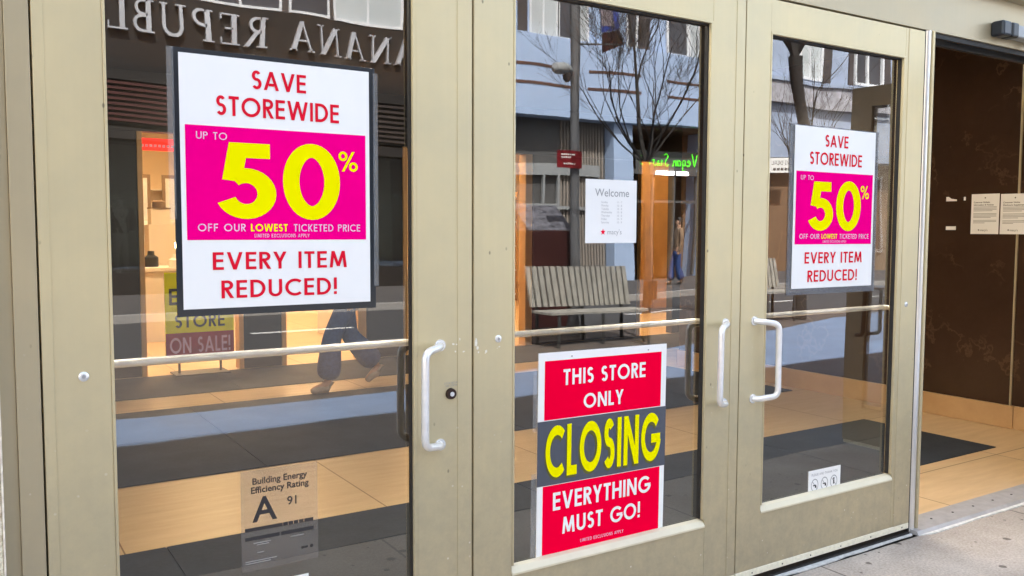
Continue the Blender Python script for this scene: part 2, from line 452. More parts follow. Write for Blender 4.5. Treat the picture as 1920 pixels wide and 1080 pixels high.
# ------------------------------------------------------------------ mesh helpers
class MB:
    def __init__(s):
        s.v, s.f = [], []
    def poly(s, pts):
        b = len(s.v); s.v += [tuple(p) for p in pts]; s.f.append(tuple(range(b, b + len(pts))))
    def box(s, x0, x1, y0, y1, z0, z1):
        x0, x1 = sorted((x0, x1)); y0, y1 = sorted((y0, y1)); z0, z1 = sorted((z0, z1))
        b = len(s.v)
        s.v += [(x0, y0, z0), (x1, y0, z0), (x1, y1, z0), (x0, y1, z0), (x0, y0, z1), (x1, y0, z1), (x1, y1, z1), (x0, y1, z1)]
        s.f += [tuple(b + i for i in q) for q in ((0, 3, 2, 1), (4, 5, 6, 7), (0, 1, 5, 4), (1, 2, 6, 5), (2, 3, 7, 6), (3, 0, 4, 7))]
        return s
    def prism_y(s, pts, y0, y1):
        """closed outline pts (x,z) extruded between y0 (front) and y1"""
        n = len(pts); b = len(s.v)
        s.v += [(x, y0, z) for x, z in pts] + [(x, y1, z) for x, z in pts]
        s.f.append(tuple(range(b, b + n))); s.f.append(tuple(range(b + 2 * n - 1, b + n - 1, -1)))
        for i in range(n):
            j = (i + 1) % n
            s.f.append((b + j, b + i, b + n + i, b + n + j))
    def prism_z(s, pts, z0, z1):
        n = len(pts); b = len(s.v)
        s.v += [(x, y, z0) for x, y in pts] + [(x, y, z1) for x, y in pts]
        s.f.append(tuple(range(b + n - 1, b - 1, -1))); s.f.append(tuple(range(b + n, b + 2 * n)))
        for i in range(n):
            j = (i + 1) % n
            s.f.append((b + i, b + j, b + n + j, b + n + i))
    def tube(s, path, rad, n=10, caps=True):
        path = [Vector(p) for p in path]
        if not isinstance(rad, (list, tuple)):
            rad = [rad] * len(path)
        b0 = len(s.v)
        up = None
        for i, p in enumerate(path):
            if i == 0: t = path[1] - p
            elif i == len(path) - 1: t = p - path[i - 1]
            else: t = (path[i + 1] - p).normalized() + (p - path[i - 1]).normalized()
            t.normalize()
            if up is None:
                up = Vector((0, 0, 1)) if abs(t.z) < 0.9 else Vector((1, 0, 0))
            a = t.cross(up)
            if a.length < 1e-5:
                a = t.cross(Vector((0.3, 1, 0.2)))
            a.normalize(); up = a.cross(t).normalized()
            for k in range(n):
                an = 2 * math.pi * k / n
                s.v.append(tuple(p + (a * math.cos(an) + up * math.sin(an)) * rad[i]))
        for i in range(len(path) - 1):
            for k in range(n):
                k2 = (k + 1) % n
                a0 = b0 + i * n
                s.f.append((a0 + k, a0 + k2, a0 + n + k2, a0 + n + k))
        if caps:
            s.f.append(tuple(b0 + k for k in range(n - 1, -1, -1)))
            e = b0 + (len(path) - 1) * n
            s.f.append(tuple(e + k for k in range(n)))
    def build(s, name, mat, parent=None, bevel=0.0, smooth=False, loc=None, kind=None):
        me = bpy.data.meshes.new(name)
        me.from_pydata(s.v, [], s.f)
        for m in (mat if isinstance(mat, list) else [mat]):
            me.materials.append(m)
        if bevel or smooth:
            bm = bmesh.new(); bm.from_mesh(me)
            if bevel:
                bmesh.ops.bevel(bm, geom=bm.edges[:], offset=bevel, segments=2, profile=0.5, affect='EDGES')
            bmesh.ops.recalc_face_normals(bm, faces=bm.faces[:])
            bm.to_mesh(me); bm.free()
        if smooth:
            for p in me.polygons: p.use_smooth = True
            try: me.set_sharp_from_angle(angle=R(40))
            except Exception: pass
        o = bpy.data.objects.new(name, me)
        COL.objects.link(o)
        if loc is not None: o.location = loc
        if parent is not None: o.parent = parent
        if kind: o['kind'] = kind
        return o

def box(name, b, mat, parent=None, bevel=0.0, kind=None):
    return MB().box(*b).build(name, mat, parent, bevel, kind=kind)

def thing(name, label, cat, loc=(0, 0, 0), rotz=0.0, group=None):
    o = bpy.data.objects.new(name, None)
    o.empty_display_size = 0.1
    COL.objects.link(o)
    o.location = loc; o.rotation_euler = (0, 0, rotz)
    o['label'] = label; o['category'] = cat
    if group: o['group'] = group
    return o

def tag(o, label, cat, group=None):
    o['label'] = label; o['category'] = cat
    if group: o['group'] = group
    return o

def kids(o):
    return [c for c in bpy.data.objects if c.parent == o]

def dup(root, loc, rotz=None, label=None):
    def cp(o, par):
        c = o.copy(); COL.objects.link(c); c.parent = par
        for ch in kids(o): cp(ch, c)
        return c
    src = kids(root)
    r = root.copy(); COL.objects.link(r); r.location = loc
    if rotz is not None: r.rotation_euler = (0, 0, rotz)
    if label: r['label'] = label
    for ch in src: cp(ch, r)
    return r

def round_path(pts, r, n=5):
    pts = [Vector(p) for p in pts]
    out = [pts[0]]
    for i in range(1, len(pts) - 1):
        a, b, c = pts[i - 1], pts[i], pts[i + 1]
        p0 = b + (a - b).normalized() * r; p1 = b + (c - b).normalized() * r
        for k in range(n + 1):
            t = k / n
            out.append(p0 * (1 - t) ** 2 + b * 2 * t * (1 - t) + p1 * t * t)
    out.append(pts[-1])
    return out

# ------------------------------------------------------------------ lettering
def arc(cx, cy, rx, ry, a0, a1, n=18):
    return [(cx + rx * math.cos(R(a0 + (a1 - a0) * i / n)), cy + ry * math.sin(R(a0 + (a1 - a0) * i / n))) for i in range(n + 1)]

def glyph(ch, t):
    """geometric sans capitals, cap height 1: (advance width, [polyline or (polyline, thickness)])"""
    h = t / 2
    if ch == ' ': return 0.32, []
    if ch == 'I': return t, [[(h, 0), (h, 1)]]
    if ch == 'X': w = .62; return w, [[(h, 0), (w - h, 1)], [(h, 1), (w - h, 0)]]
    if ch == 'E': w = .50; return w, [[(h, 0), (h, 1)], [(t, 1 - h), (w, 1 - h)], [(t, .52), (w * .95, .52)], [(t, h), (w, h)]]
    if ch == 'F': w = .48; return w, [[(h, 0), (h, 1)], [(t, 1 - h), (w, 1 - h)], [(t, .5), (w * .95, .5)]]
    if ch == 'L': w = .44; return w, [[(h, 0), (h, 1)], [(t, h), (w, h)]]
    if ch == 'T': w = .52; return w, [[(0, 1 - h), (w, 1 - h)], [(w / 2, 0), (w / 2, 1 - t)]]
    if ch == 'H': w = .68; return w, [[(h, 0), (h, 1)], [(w - h, 0), (w - h, 1)], [(t, .52), (w - t, .52)]]
    if ch == 'K': w = .6; return w, [[(h, 0), (h, 1)], [(t, .42), (w - h, 1.0)], [(t * 1.6, .55), (w - h, 0.0)]]
    if ch == 'A':
        w = .80; k = 0.31
        x1 = h * 1.15 + (w / 2 - h * 1.15) * k
        return w, [[(h * 1.15, 0), (w / 2, 1.0)], [(w - h * 1.15, 0), (w / 2, 1.0)], [(x1 + h, k - h * .2), (w - x1 - h, k - h * .2)]]
    if ch == 'V': w = .74; return w, [[(h * 1.1, 1), (w / 2, 0)], [(w - h * 1.1, 1), (w / 2, 0)]]
    if ch == 'W': w = 1.12; q = w / 4; return w, [[(h, 1), (q * 1.05, 0)], [(q * 1.05, 0), (w / 2, 1)], [(w / 2, 1), (w - q * 1.05, 0)], [(w - q * 1.05, 0), (w - h, 1)]]
    if ch == 'M': w = .90; return w, [[(h, 0), (.2 * w, 1)], [(.2 * w, 1), (w / 2, .08)], [(w / 2, .08), (.8 * w, 1)], [(.8 * w, 1), (w - h, 0)]]
    if ch == 'N': w = .72; return w, [[(h, 0), (h, 1)], [(h, 1), (w - h, 0)], [(w - h, 0), (w - h, 1)]]
    if ch == 'Y': w = .64; return w, [[(h, 1), (w / 2, .42)], [(w - h, 1), (w / 2, .42)], [(w / 2, 0), (w / 2, .46)]]
    if ch == 'O': w = .98; return w, [arc(w / 2, .5, w / 2 - h, .5 - h, 0, 360, 40)]
    if ch == '0': w = .64; return w, [arc(w / 2, .5, w / 2 - h, .5 - h, 0, 360, 40)]
    if ch == 'C': w = .80; return w, [arc(.49, .5, .49 - h, .5 - h, 48, 312, 30)]
    if ch == 'G': w = .92; return w, [arc(.49, .5, .49 - h, .5 - h, 42, 352, 32), [(.50, .47), (.49 * 2 - h * .4, .47)]]
    if ch == 'D': w = .72; return w, [[(h, 0), (h, 1)], [(t, 1 - h)] + arc(w - .46, .5, .46 - h, .5 - h, 90, -90, 22) + [(t, h)]]
    if ch in 'PRB':
        w = .54 if ch != 'B' else .56; rb = .27
        g = [[(h, 0), (h, 1)], [(t, 1 - h)] + arc(w - rb, 1 - rb, rb - h, rb - h, 90, -90, 14) + [(t, 1 - 2 * rb + h)]]
        if ch == 'R': g.append([(t * 1.35, 1 - 2 * rb + h), (w - h * .7, 0)])
        if ch == 'B': g.append([(t, .5)] + arc(w - .25, .26, .25 - h * .6, .26 - h, 90, -90, 14) + [(t, h)])
        return w, g
    if ch == 'S':
        w = .50; ru = .47 * (1 - t) / 2; rl = .53 * (1 - t) / 2
        return w, [arc(w / 2 - .01, 1 - h - ru, w / 2 - h - .02, ru, 30, 270, 16) + arc(w / 2, h + rl, w / 2 - h, rl, 90, -148, 16)[1:]]
    if ch == 'U': w = .66; return w, [[(h, 1)] + arc(w / 2, w / 2, w / 2 - h, w / 2 - h, 180, 360, 18) + [(w - h, 1)]]
    if ch == '5':
        w = .60
        return w, [[(.16, 1 - h), (w * .90, 1 - h)], [(.17 + h * .55, 1), (.10 + h * .5, .50)],
                   arc(.29, .335, .31 - h, .335 - h, 128, -158, 24)]
    if ch == '!': return t, [[(h, .30), (h, 1)], [(h, 0), (h, .17)]]
    if ch == '%':
        w = .95
        return w, [arc(.22, .76, .22 - h, .24 - h, 0, 360, 20), arc(w - .22, .24, .22 - h, .24 - h, 0, 360, 20), [(.22, 0), (w - .22, 1)]]
    return .4, []

def serif_glyph(ch):
    T, th, s = .16, .06, .035
    def ser(x, y, wd): return ([(x - wd, y), (x + wd, y)], s * 1.4)
    lo, hi = s * .7, 1 - s * .7
    if ch == 'I': return .34, [([(.17, 0), (.17, 1)], T), ser(.17, lo, .17), ser(.17, hi, .17)]
    if ch == 'L': return .62, [([(.17, 0), (.17, 1)], T), ser(.17, hi, .17), ([(0, lo), (.6, lo)], s * 1.6), ([(.59, .0), (.59, .22)], .04)]
    if ch == 'E': return .64, [([(.17, 0), (.17, 1)], T), ([(0, lo), (.6, lo)], s * 1.6), ([(0, hi), (.58, hi)], s * 1.6), ([(.2, .52), (.46, .52)], s * 1.6), ([(.59, 0), (.59, .22)], .04), ([(.57, .8), (.57, 1)], .04)]
    if ch == 'B': return .68, [([(.17, 0), (.17, 1)], T), ser(.12, lo, .12), ser(.12, hi, .12), ([(.2, hi)] + arc(.34, .75, .22, .22, 90, -90, 10) + [(.2, .52)], .09), ([(.2, .5)] + arc(.36, .26, .26, .235, 90, -90, 10) + [(.2, lo)], .10)]
    if ch == 'P': return .62, [([(.17, 0), (.17, 1)], T), ser(.17, lo, .17), ser(.12, hi, .12), ([(.2, hi)] + arc(.33, .73, .24, .24, 90, -90, 10) + [(.2, .48)], .10)]
    if ch == 'R': return .76, [([(.17, 0), (.17, 1)], T), ser(.17, lo, .17), ser(.12, hi, .12), ([(.2, hi)] + arc(.33, .74, .23, .23, 90, -90, 10) + [(.2, .5)], .10), ([(.34, .5), (.70, 0)], .13)]
    if ch == 'U': return .82, [([(.16, 1), (.16, .34)] + arc(.42, .30, .26, .27, 180, 360, 14) + [(.68, .34), (.68, 1)], .10), ser(.16, hi, .16), ser(.68, hi, .12)]
    if ch == 'C': return .84, [(arc(.45, .5, .38, .45, 40, 320, 24), .11), ([(.76, .72), (.76, .98)], .05)]
    if ch == 'A': return .88, [([(.12, 0), (.44, 1)], .06), ([(.76, 0), (.44, 1)], .15), ([(.24, .34), (.64, .34)], .05), ser(.12, lo, .12), ser(.76, lo, .13)]
    if ch == 'N': return .88, [([(.14, 0), (.14, 1)], .06), ([(.12, 1), (.74, 0)], .15), ([(.74, 0), (.74, 1)], .06), ser(.13, lo, .13), ser(.10, hi, .10), ser(.76, hi, .12)]
    return .45, []

def clip_y(poly, y, keep_above):
    out = []
    for i in range(len(poly)):
        a, b = poly[i], poly[(i + 1) % len(poly)]
        ia = (a[1] >= y) if keep_above else (a[1] <= y)
        ib = (b[1] >= y) if keep_above else (b[1] <= y)
        if ia: out.append(a)
        if ia != ib:
            k = (y - a[1]) / (b[1] - a[1]); out.append((a[0] + (b[0] - a[0]) * k, y))
    return out

def stroke_polys(line, t):
    """convex pieces of a polyline of width t, mitred, vertical ends pushed out and cut flat at cap height and baseline"""
    P = [Vector(p) for p in line]
    closed = (P[0] - P[-1]).length < 1e-6 and len(P) > 3
    if closed: P = P[:-1]
    n = len(P); off = []
    for i in range(n):
        if closed:
            d0 = (P[i] - P[i - 1]).normalized(); d1 = (P[(i + 1) % n] - P[i]).normalized()
        else:
            d0 = (P[i] - P[i - 1]).normalized() if i else (P[1] - P[0]).normalized()
            d1 = (P[i + 1] - P[i]).normalized() if i < n - 1 else d0
        m = (Vector((-d0.y, d0.x)) + Vector((-d1.y, d1.x)))
        if m.length < 1e-6: m = Vector((-d1.y, d1.x))
        m.normalize()
        c = max(0.5, m.dot(Vector((-d1.y, d1.x))))
        off.append(m * (t / 2 / c))
    if not closed and n == 2 and abs(P[1].y - P[0].y) > 1e-6:
        d = (P[1] - P[0]).normalized()
        if P[0].y in (0, 1): P[0] = P[0] - d * t
        if P[1].y in (0, 1): P[1] = P[1] + d * t
    res = []
    for i in range(n if closed else n - 1):
        j = (i + 1) % n
        q = [tuple(P[i] + off[i]), tuple(P[i] - off[i]), tuple(P[j] - off[j]), tuple(P[j] + off[j])]
        q = clip_y(q, 0.0, True)
        if len(q) > 2: q = clip_y(q, 1.0, False)
        if len(q) > 2: res.append(q)
    return res

def text_polys(txt, t, gap=0.16, serif=False):
    x = 0; out = []
    for ch in txt:
        if serif:
            w, g = serif_glyph(ch)
        else:
            w, g = glyph(ch, t)
            g = [(p, t) if not isinstance(p, tuple) else p for p in g]
        for p, tt in g:
            out.append([[(px + x, py) for px, py in q] for q in stroke_polys(p, tt)])
        x += w + gap
    return out, x - gap

def lettering(name, txt, u0, u1, v0, v1, depth_y, mat, parent, t=0.16, gap=0.16, serif=False, thick=0.0, mirror=False):
    """fit text into [u0,u1]x[v0,v1] of a sheet whose local x is right and z is up, lying at local y = depth_y (front is -y)"""
    st, w = text_polys(txt, t, gap, serif)
    mb = MB()
    sx, sz = (u1 - u0) / w, v1 - v0
    for i, pieces in enumerate(st):
        y = depth_y - 0.00012 * (i % 3)
        for q in pieces:
            pts = [(u0 + a * sx, v0 + b * sz) for a, b in q]
            if thick:
                mb.prism_y(pts[::-1] if sx < 0 else pts, y - thick, y)
            else:
                mb.poly([(a, y, b) for a, b in pts])
    return mb.build(name, mat, parent)

def font_text(name, txt, size, mat, parent, loc, rot=(R(90), 0, 0), align='LEFT', bold=0.0, sx=1.0, spacing=1.0, linegap=1.0):
    cu = bpy.data.curves.new(name + '_curve', 'FONT')
    cu.body = txt; cu.size = size; cu.align_x = align; cu.offset = bold; cu.space_character = spacing; cu.space_line = linegap
    cu.resolution_u = 4
    tmp = bpy.data.objects.new(name + '_tmp', cu)
    COL.objects.link(tmp)
    dg = bpy.context.evaluated_depsgraph_get()
    me = bpy.data.meshes.new_from_object(tmp.evaluated_get(dg))
    bpy.data.objects.remove(tmp); bpy.data.curves.remove(cu)
    me.name = name
    me.materials.clear(); me.materials.append(mat)
    o = bpy.data.objects.new(name, me)
    COL.objects.link(o)
    o.parent = parent; o.location = loc; o.rotation_euler = rot; o.scale = (sx, 1, 1)
    return o

# ================================================================== SETTING: ground
GZ = -0.17
g = MB(); g.poly([(-600, -600, GZ), (600, -600, GZ), (600, 600, GZ), (-600, 600, GZ)])
g.build('ground', M['asphalt'], kind='structure')
SW = -0.022
mb = MB(); mb.prism_z([(-60, -3.88), (60, -3.88), (60, -1.255), (-60, -1.255)], GZ, SW - 0.0015)
mb.build('paving_band', M['dark_slab'], kind='structure')
mb = MB(); mb.prism_z([(-60, -1.25), (60, -1.25), (60, -0.04), (-60, -0.04)], GZ, SW)
mb.build('sidewalk', M['sidewalk'], kind='structure')
mb = MB(); mb.prism_z([(-60, -4.75), (3.2, -4.75), (7.0, -5.4), (12.5, -7.0), (60, -7.0), (60, -3.885), (-60, -3.885)], GZ, SW - 0.003)
mb.build('paving_band', M['slab'], kind='structure')
mb = MB(); mb.prism_z([(-60, -7.7), (60, -7.7), (60, -7.005), (12.5, -7.005), (7.0, -5.405), (3.2, -4.755), (-60, -4.755)], GZ, SW - 0.006)
mb.build('paver_strip', M['pavers'], kind='structure')
box('kerb', (-60, 60, -7.86, -7.705, GZ - .02, SW), M['kerb'], kind='structure')
box('road', (-60, 60, -13.2, -7.865, GZ - .02, GZ + .004), M['asphalt'], kind='structure')
box('kerb', (-60, 60, -13.36, -13.205, GZ - .02, SW), M['kerb'], kind='structure')
box('sidewalk', (-60, 60, -17.99, -13.365, GZ, SW - .003), M['far_paving'], kind='structure')
mb = MB()
for i in range(-12, 16):
    mb.box(i * 3.6, i * 3.6 + 1.6, -10.6, -10.48, GZ + .005, GZ + .008)
mb.build('road_marking', M['paint'], kind='structure')

# ================================================================== ENTRANCE
DW, DH = 1.2487, 2.386
OZ0, OZ1 = 0.272, 2.258          # clear glass opening of every leaf
GY = 0.030                        # glass plane behind the face of the frame

def make_door(name, label, x0, width, o0, o1, seams, handle, lock=False, bolt_x=None, frame='frame', group='glass entrance doors'):
    """x0 = left edge of the leaf, local origin there; o0,o1 opening edges (local)"""
    t = thing(name, label, 'door', (x0, 0, 0), 0, group)
    D = 0.045
    fm = M[frame]
    box('stile', (0.004, o0, 0, D, 0.0376, DH), fm, t, 0.0015)
    box('stile', (o1, width - 0.004, 0, D, 0.0376, DH), fm, t, 0.0015)
    box('bottom_rail', (o0 + .0002, o1 - .0002, 0.0008, D, 0.0376, OZ0), fm, t, 0.001)
    box('top_rail', (o0 + .0002, o1 - .0002, 0.0008, D, OZ1, DH), fm, t, 0.001)
    for sx in seams:                                    # raised edge profile on the stile
        a, b = (0.004, sx) if sx < o0 else (sx, width - 0.004)
        box('edge_cover', (a + .0005, b, -0.0022, -0.0001, 0.0376, DH), fm, t, 0.0008)
    # glazing bead: proud tan lip, bright sloping ledge along the bottom
    mb = MB()
    mb.box(o0 + .0004, o0 + .008, -0.002, 0.012, OZ0 + .03, OZ1 - .011)
    mb.box(o1 - .012, o1 - .0004, -0.002, 0.012, OZ0 + .03, OZ1 - .011)
    mb.box(o0 + .0004, o1 - .0004, -0.002, 0.012, OZ1 - .011, OZ1 - .0004)
    mb.build('glazing_bead', fm, t, 0.0015)
    mb = MB()
    mb.v += [(o0 + .0006, -.004, OZ0 - .004), (o1 - .0006, -.004, OZ0 - .004), (o1 - .0006, .026, OZ0 + .028), (o0 + .0006, .026, OZ0 + .028),
             (o0 + .0006, -.004, OZ0 + .004), (o1 - .0006, -.004, OZ0 + .004), (o1 - .0006, .010, OZ0 + .022), (o0 + .0006, .010, OZ0 + .022)]
    mb.f += [(0, 1, 5, 4), (4, 5, 6, 7), (7, 6, 2, 3), (1, 2, 6, 5), (0, 4, 7, 3), (0, 3, 2, 1)]
    mb.build('glazing_ledge', M['bead'], t, 0.001)
    mb = MB()
    mb.box(o0 + .0008, o0 + .006, 0.0125, 0.0295, OZ0 + .03, OZ1 - .0005)
    mb.box(o1 - .016, o1 - .0008, 0.0125, 0.0295, OZ0 + .03, OZ1 - .0005)
    mb.box(o0 + .0062, o1 - .0162, 0.0125, 0.0295, OZ1 - .016, OZ1 - .0008)
    mb.build('gasket', M['black'], t)
    # pane: front face reflects, the other faces are clear
    me = MB().box(o0 + .001, o1 - .001, GY, GY + .008, OZ0 + .0275, OZ1 - .001)
    p = me.build('glass_pane', [M['clear'], M['glass']], t)
    p.data.polygons[2].material_index = 1
    # sweep strip with screws
    box('sweep_strip', (0.004, width - .004, -0.003, 0.03, 0.010, 0.0372), M['strip'], t, 0.0015)
    mb = MB()
    rr = random.Random(len(label))
    for k in range(6):
        sx = 0.08 + (width - .16) * k / 5 + rr.uniform(-.03, .03)
        mb.tube([(sx, -.0032, .023), (sx, -.0042, .023)], 0.0035, 8)
    mb.build('screw', M['black'], t)
    # inside push bar
    mb = MB()
    bz = 1.089
    mb.tube(round_path([(o0 - .03, D + .001, bz), (o0 - .03, 0.085, bz), (o1 + .03, 0.085, bz), (o1 + .03, D + .001, bz)], 0.03), 0.0115, 12)
    mb.build('push_bar', M['handle'], t, smooth=True)
    # pull handle
    if handle:
        mx, dirn = handle
        z0, z1 = 0.762, 1.084
        pts = [(mx, 0.002, z1), (mx + dirn * .004, -.022, z1), (mx + dirn * .082, -.060, z1 - .012), (mx + dirn * .084, -.060, z0 + .012), (mx + dirn * .004, -.022, z0), (mx, 0.002, z0)]
        mb = MB(); mb.tube(round_path(pts, 0.028, 6), 0.0125, 14)
        hnd = mb.build('pull_handle', M['handle'], t, smooth=True)
        mb = MB()
        for z in (z0, z1):
            mb.tube([(mx, .0005, z), (mx, -.004, z)], 0.019, 16)
        mb.build('handle_rose', M['handle'], hnd, smooth=True)
        # dark pull on the inside face
        pts = [(mx, D - .002, z1), (mx + dirn * .004, D + .03, z1), (mx + dirn * .082, D + .068, z1 - .012), (mx + dirn * .084, D + .068, z0 + .012), (mx + dirn * .004, D + .03, z0), (mx, D - .002, z0)]
        mb = MB(); mb.tube(round_path(pts, 0.028, 6), 0.0135, 12)
        mb.build('inside_pull', M['bronze_pull'], t, smooth=True)
    if lock:
        mb = MB(); mb.tube([(lock, 0.0, .924), (lock, -.010, .924)], [0.019, 0.0165], 20)
        lk = mb.build('lock_cylinder', M['bronze'], t, smooth=True)
        mb = MB(); mb.tube([(lock, -.0102, .924), (lock, -.0125, .924)], 0.0075, 14)
        mb.build('key_plug', M['silver'], lk, smooth=True)
    if bolt_x:
        mb = MB(); mb.tube([(bolt_x[0], 0, bolt_x[1]), (bolt_x[0], -.003, bolt_x[1]), (bolt_x[0], -.0055, bolt_x[1])], [0.0125, 0.0125, 0.009], 18)
        bc = mb.build('bolt_cap', M['handle'], t, smooth=True)
        mb = MB(); mb.tube([(bolt_x[0], -.0056, bolt_x[1]), (bolt_x[0], -.0062, bolt_x[1])], 0.005, 10)
        mb.build('bolt_head', M['grey_ink'], bc)
    return t

def chips(t, spots, seed):
    """paint knocked off the stile in irregular flakes"""
    rr = random.Random(seed); mb = MB()
    for x, z, a, b in spots:
        n = rr.randint(5, 8); pts = []
        for k in range(n):
            an = 2 * math.pi * k / n; r = rr.uniform(.55, 1.1)
            pts.append((x + math.cos(an) * a * r, -.0026, z + math.sin(an) * b * r))
        mb.poly(pts)
    return mb.build('chipped_paint', M['chip'], t)

d1 = make_door('glass_door', 'large left glass door with a framed sale poster and a right-hand pull handle', 0.0, DW, 0.162, 1.047, (0.030, 1.191), (1.128, -1), lock=1.167, bolt_x=(0.097, 1.075))
d2 = make_door('glass_door', 'middle glass door carrying the red closing sign', 1.2487, 1.2486, 0.156, 1.070, (0.028, 1.196), (1.165, -1), bolt_x=(0.098, 1.091))
d3 = make_door('glass_door', 'right closed glass door with left-hand pull handle beside the open doorway', 2.4973, 1.203, 0.147, 1.056, (1.076,), (0.084, 1), bolt_x=(1.120, 1.106))
chips(d1, [(1.176, 1.085, .006, .004), (1.188, 1.083, .004, .003), (1.183, 1.06, .003, .004), (1.20, 1.10, .003, .006), (1.214, 1.058, .005, .003)], 3)
chips(d2, [(0.012, 1.082, .005, .018), (0.017, 1.066, .006, .008), (0.022, 1.052, .004, .005), (0.050, 1.053, .008, .006), (0.047, 1.047, .004, .003), (0.102, 1.064, .005, .003), (0.094, 1.060, .003, .002)], 5)
# small engraved lock notice above the cylinder
font_text('lock_notice', 'LOCK SECURITY\n  NO COPYING', 0.0085, M['grey_ink'], d1, (1.143, -.0004, .956))
d4 = make_door('glass_door', 'open glass door swung out at the right end of the entrance', 0.0, 1.19, 0.147, 1.05, (1.076,), (0.10, 1), frame='shaded_frame')
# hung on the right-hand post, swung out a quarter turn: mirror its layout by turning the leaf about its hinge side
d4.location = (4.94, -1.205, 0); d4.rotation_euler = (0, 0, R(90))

# surround: jamb, header, post, threshold
fr = thing('entrance_frame', 'champagne aluminium door surround with header and left jamb', 'door frame')
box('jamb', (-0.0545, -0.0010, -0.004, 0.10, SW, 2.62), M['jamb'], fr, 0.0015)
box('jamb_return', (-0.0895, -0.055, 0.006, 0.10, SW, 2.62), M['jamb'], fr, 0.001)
box('header', (-0.09, 5.12, 0.0005, 0.12, 2.395, 2.622), M['jamb'], fr, 0.001)
box('header_cap', (-0.09, 5.12, -0.055, 0.12, 2.6225, 2.95), M['jamb'], fr, 0.002)
mb = MB(); mb.box(-.004, 3.70, 0.06, 0.10, 2.350, 2.3945)
mb.box(-.03, .012, .055, .10, -.012, 2.349); mb.box(1.2357, 1.2617, .0465, .058, -.012, 2.349); mb.box(2.4843, 2.5103, .0465, .058, -.012, 2.349)  # upright black strips added to stop interior light showing through the door gaps
mb.box(3.772, 5.0, 0.012, 0.03, 2.372, 2.3945); mb.box(3.772, 5.0, 0.06, 0.085, 2.355, 2.3945)
mb.build('stop_and_added_backing', M['black'], fr)
mb = MB(); mb.tube([(3.736, 0.018, -.012), (3.736, 0.018, 2.3945)], 0.022, 18)
ps = mb.build('post', M['silver'], fr, smooth=True)
box('post_back', (3.757, 3.772, -0.006, 0.055, -.012, 2.3945), M['frame'], ps, 0.001)
box('post_seal', (3.702, 3.7135, 0.004, 0.05, -.012, 2.3945), M['black'], ps)
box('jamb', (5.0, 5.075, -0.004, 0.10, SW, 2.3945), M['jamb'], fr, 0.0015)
mb = MB(); mb.box(-.004, 3.70, -.006, 0.11, SW - .001, -0.010)
mb.build('sill', M['black'], fr)
mb = MB()
mb.v += [(3.72, -.045, SW), (5.0, -.045, SW), (5.0, -.033, -.003), (3.72, -.033, -.003), (5.0, .105, .002), (3.72, .105, .002), (5.0, .105, SW), (3.72, .105, SW)]
mb.f += [(0, 1, 2, 3), (3, 2, 4, 5), (5, 4, 6, 7), (0, 3, 5, 7), (1, 6, 4, 2), (0, 7, 6, 1)]
th = mb.build('threshold', plain('grey_metal_plate', (0.46, 0.45, 0.45), 0.45, 0.35, 0.12, 18), fr, 0.0)
mb = MB()
for k in range(6):
    x = 3.95 + k * .19
    mb.tube([(x, .035, .0005), (x, .035, .0022)], 0.006, 8)
mb.build('screw', M['black'], th)
mb = MB()
rr = random.Random(4)
pts = [(2.2, -.004)] + [(2.2 + i * .1, -.020 - rr.uniform(0, .018)) for i in range(1, 16)] + [(3.72, -.004)]
mb.prism_z(pts[::-1], SW - .001, SW + .004)
pts = [(3.73, -.046)] + [(3.73 + i * .09, -.058 - rr.uniform(0, .010)) for i in range(1, 15)] + [(5.0, -.046)]
mb.prism_z(pts[::-1], SW - .001, SW + .006)
mb.build('mortar_edge', plain('pale_mortar', (0.60, 0.60, 0.58), 0.9, 0, 0.2, 40), fr)

# door closer over the open doorway
cl = thing('door_closer', 'black door closer fixed to the header above the open doorway', 'door closer', (4.27, 0, 2.45))
box('body', (0.02, 0.50, -.060, 0, -.018, .046), M['lamp_grey'], cl, 0.008)
box('end_cap', (-0.02, 0.06, -.068, 0, -.024, .052), plain('navy_black_plastic', (0.012, 0.018, 0.028), 0.35), cl, 0.012)
box('valve_block', (0.064, 0.125, -.070, -.0005, -.024, .050), plain('blue_black_plastic', (0.010, 0.016, 0.024), 0.35), cl, 0.010)
mb = MB(); mb.tube([(.30, -.035, -.02), (.30, -.035, -.05), (.36, -.30, -.055), (.655, -.62, -.075)], [.012, .014, .011, .011], 8)
mb.build('arm', M['black'], cl)

# our own facade above and beside the doors
fc = thing('store_facade', 'cream stone store facade around the glass entrance', 'building')
box('stone_pier', (-0.60, -0.0945, -0.022, 0.55, -.1, 2.95), M['stone'], fc, 0.004)
box('stone_edge', (-0.0944, -0.0898, -0.024, 0.10, -.1, 2.95), plain('pinkish_mortar', (0.85, 0.74, 0.62), .9, 0, .25, 40), fc, 0.001)
box('stone_wall', (-14, -0.61, 0.0, 0.55, -.1, 2.95), M['stone'], fc)
box('stone_wall', (5.125, 6.70, 0.0, 0.10, -.1, 2.95), M['stone'], fc)
box('stone_wall', (6.7005, 22, 0.0, 0.55, -.1, 2.95), M['stone'], fc)
box('upper_wall', (-14, 22, 0.02, 0.55, 2.952, 6.75), M['wall_buff'], fc)
box('roof', (-14, 22, 0.56, 17.5, 6.5, 6.7), M['roofing'], fc)

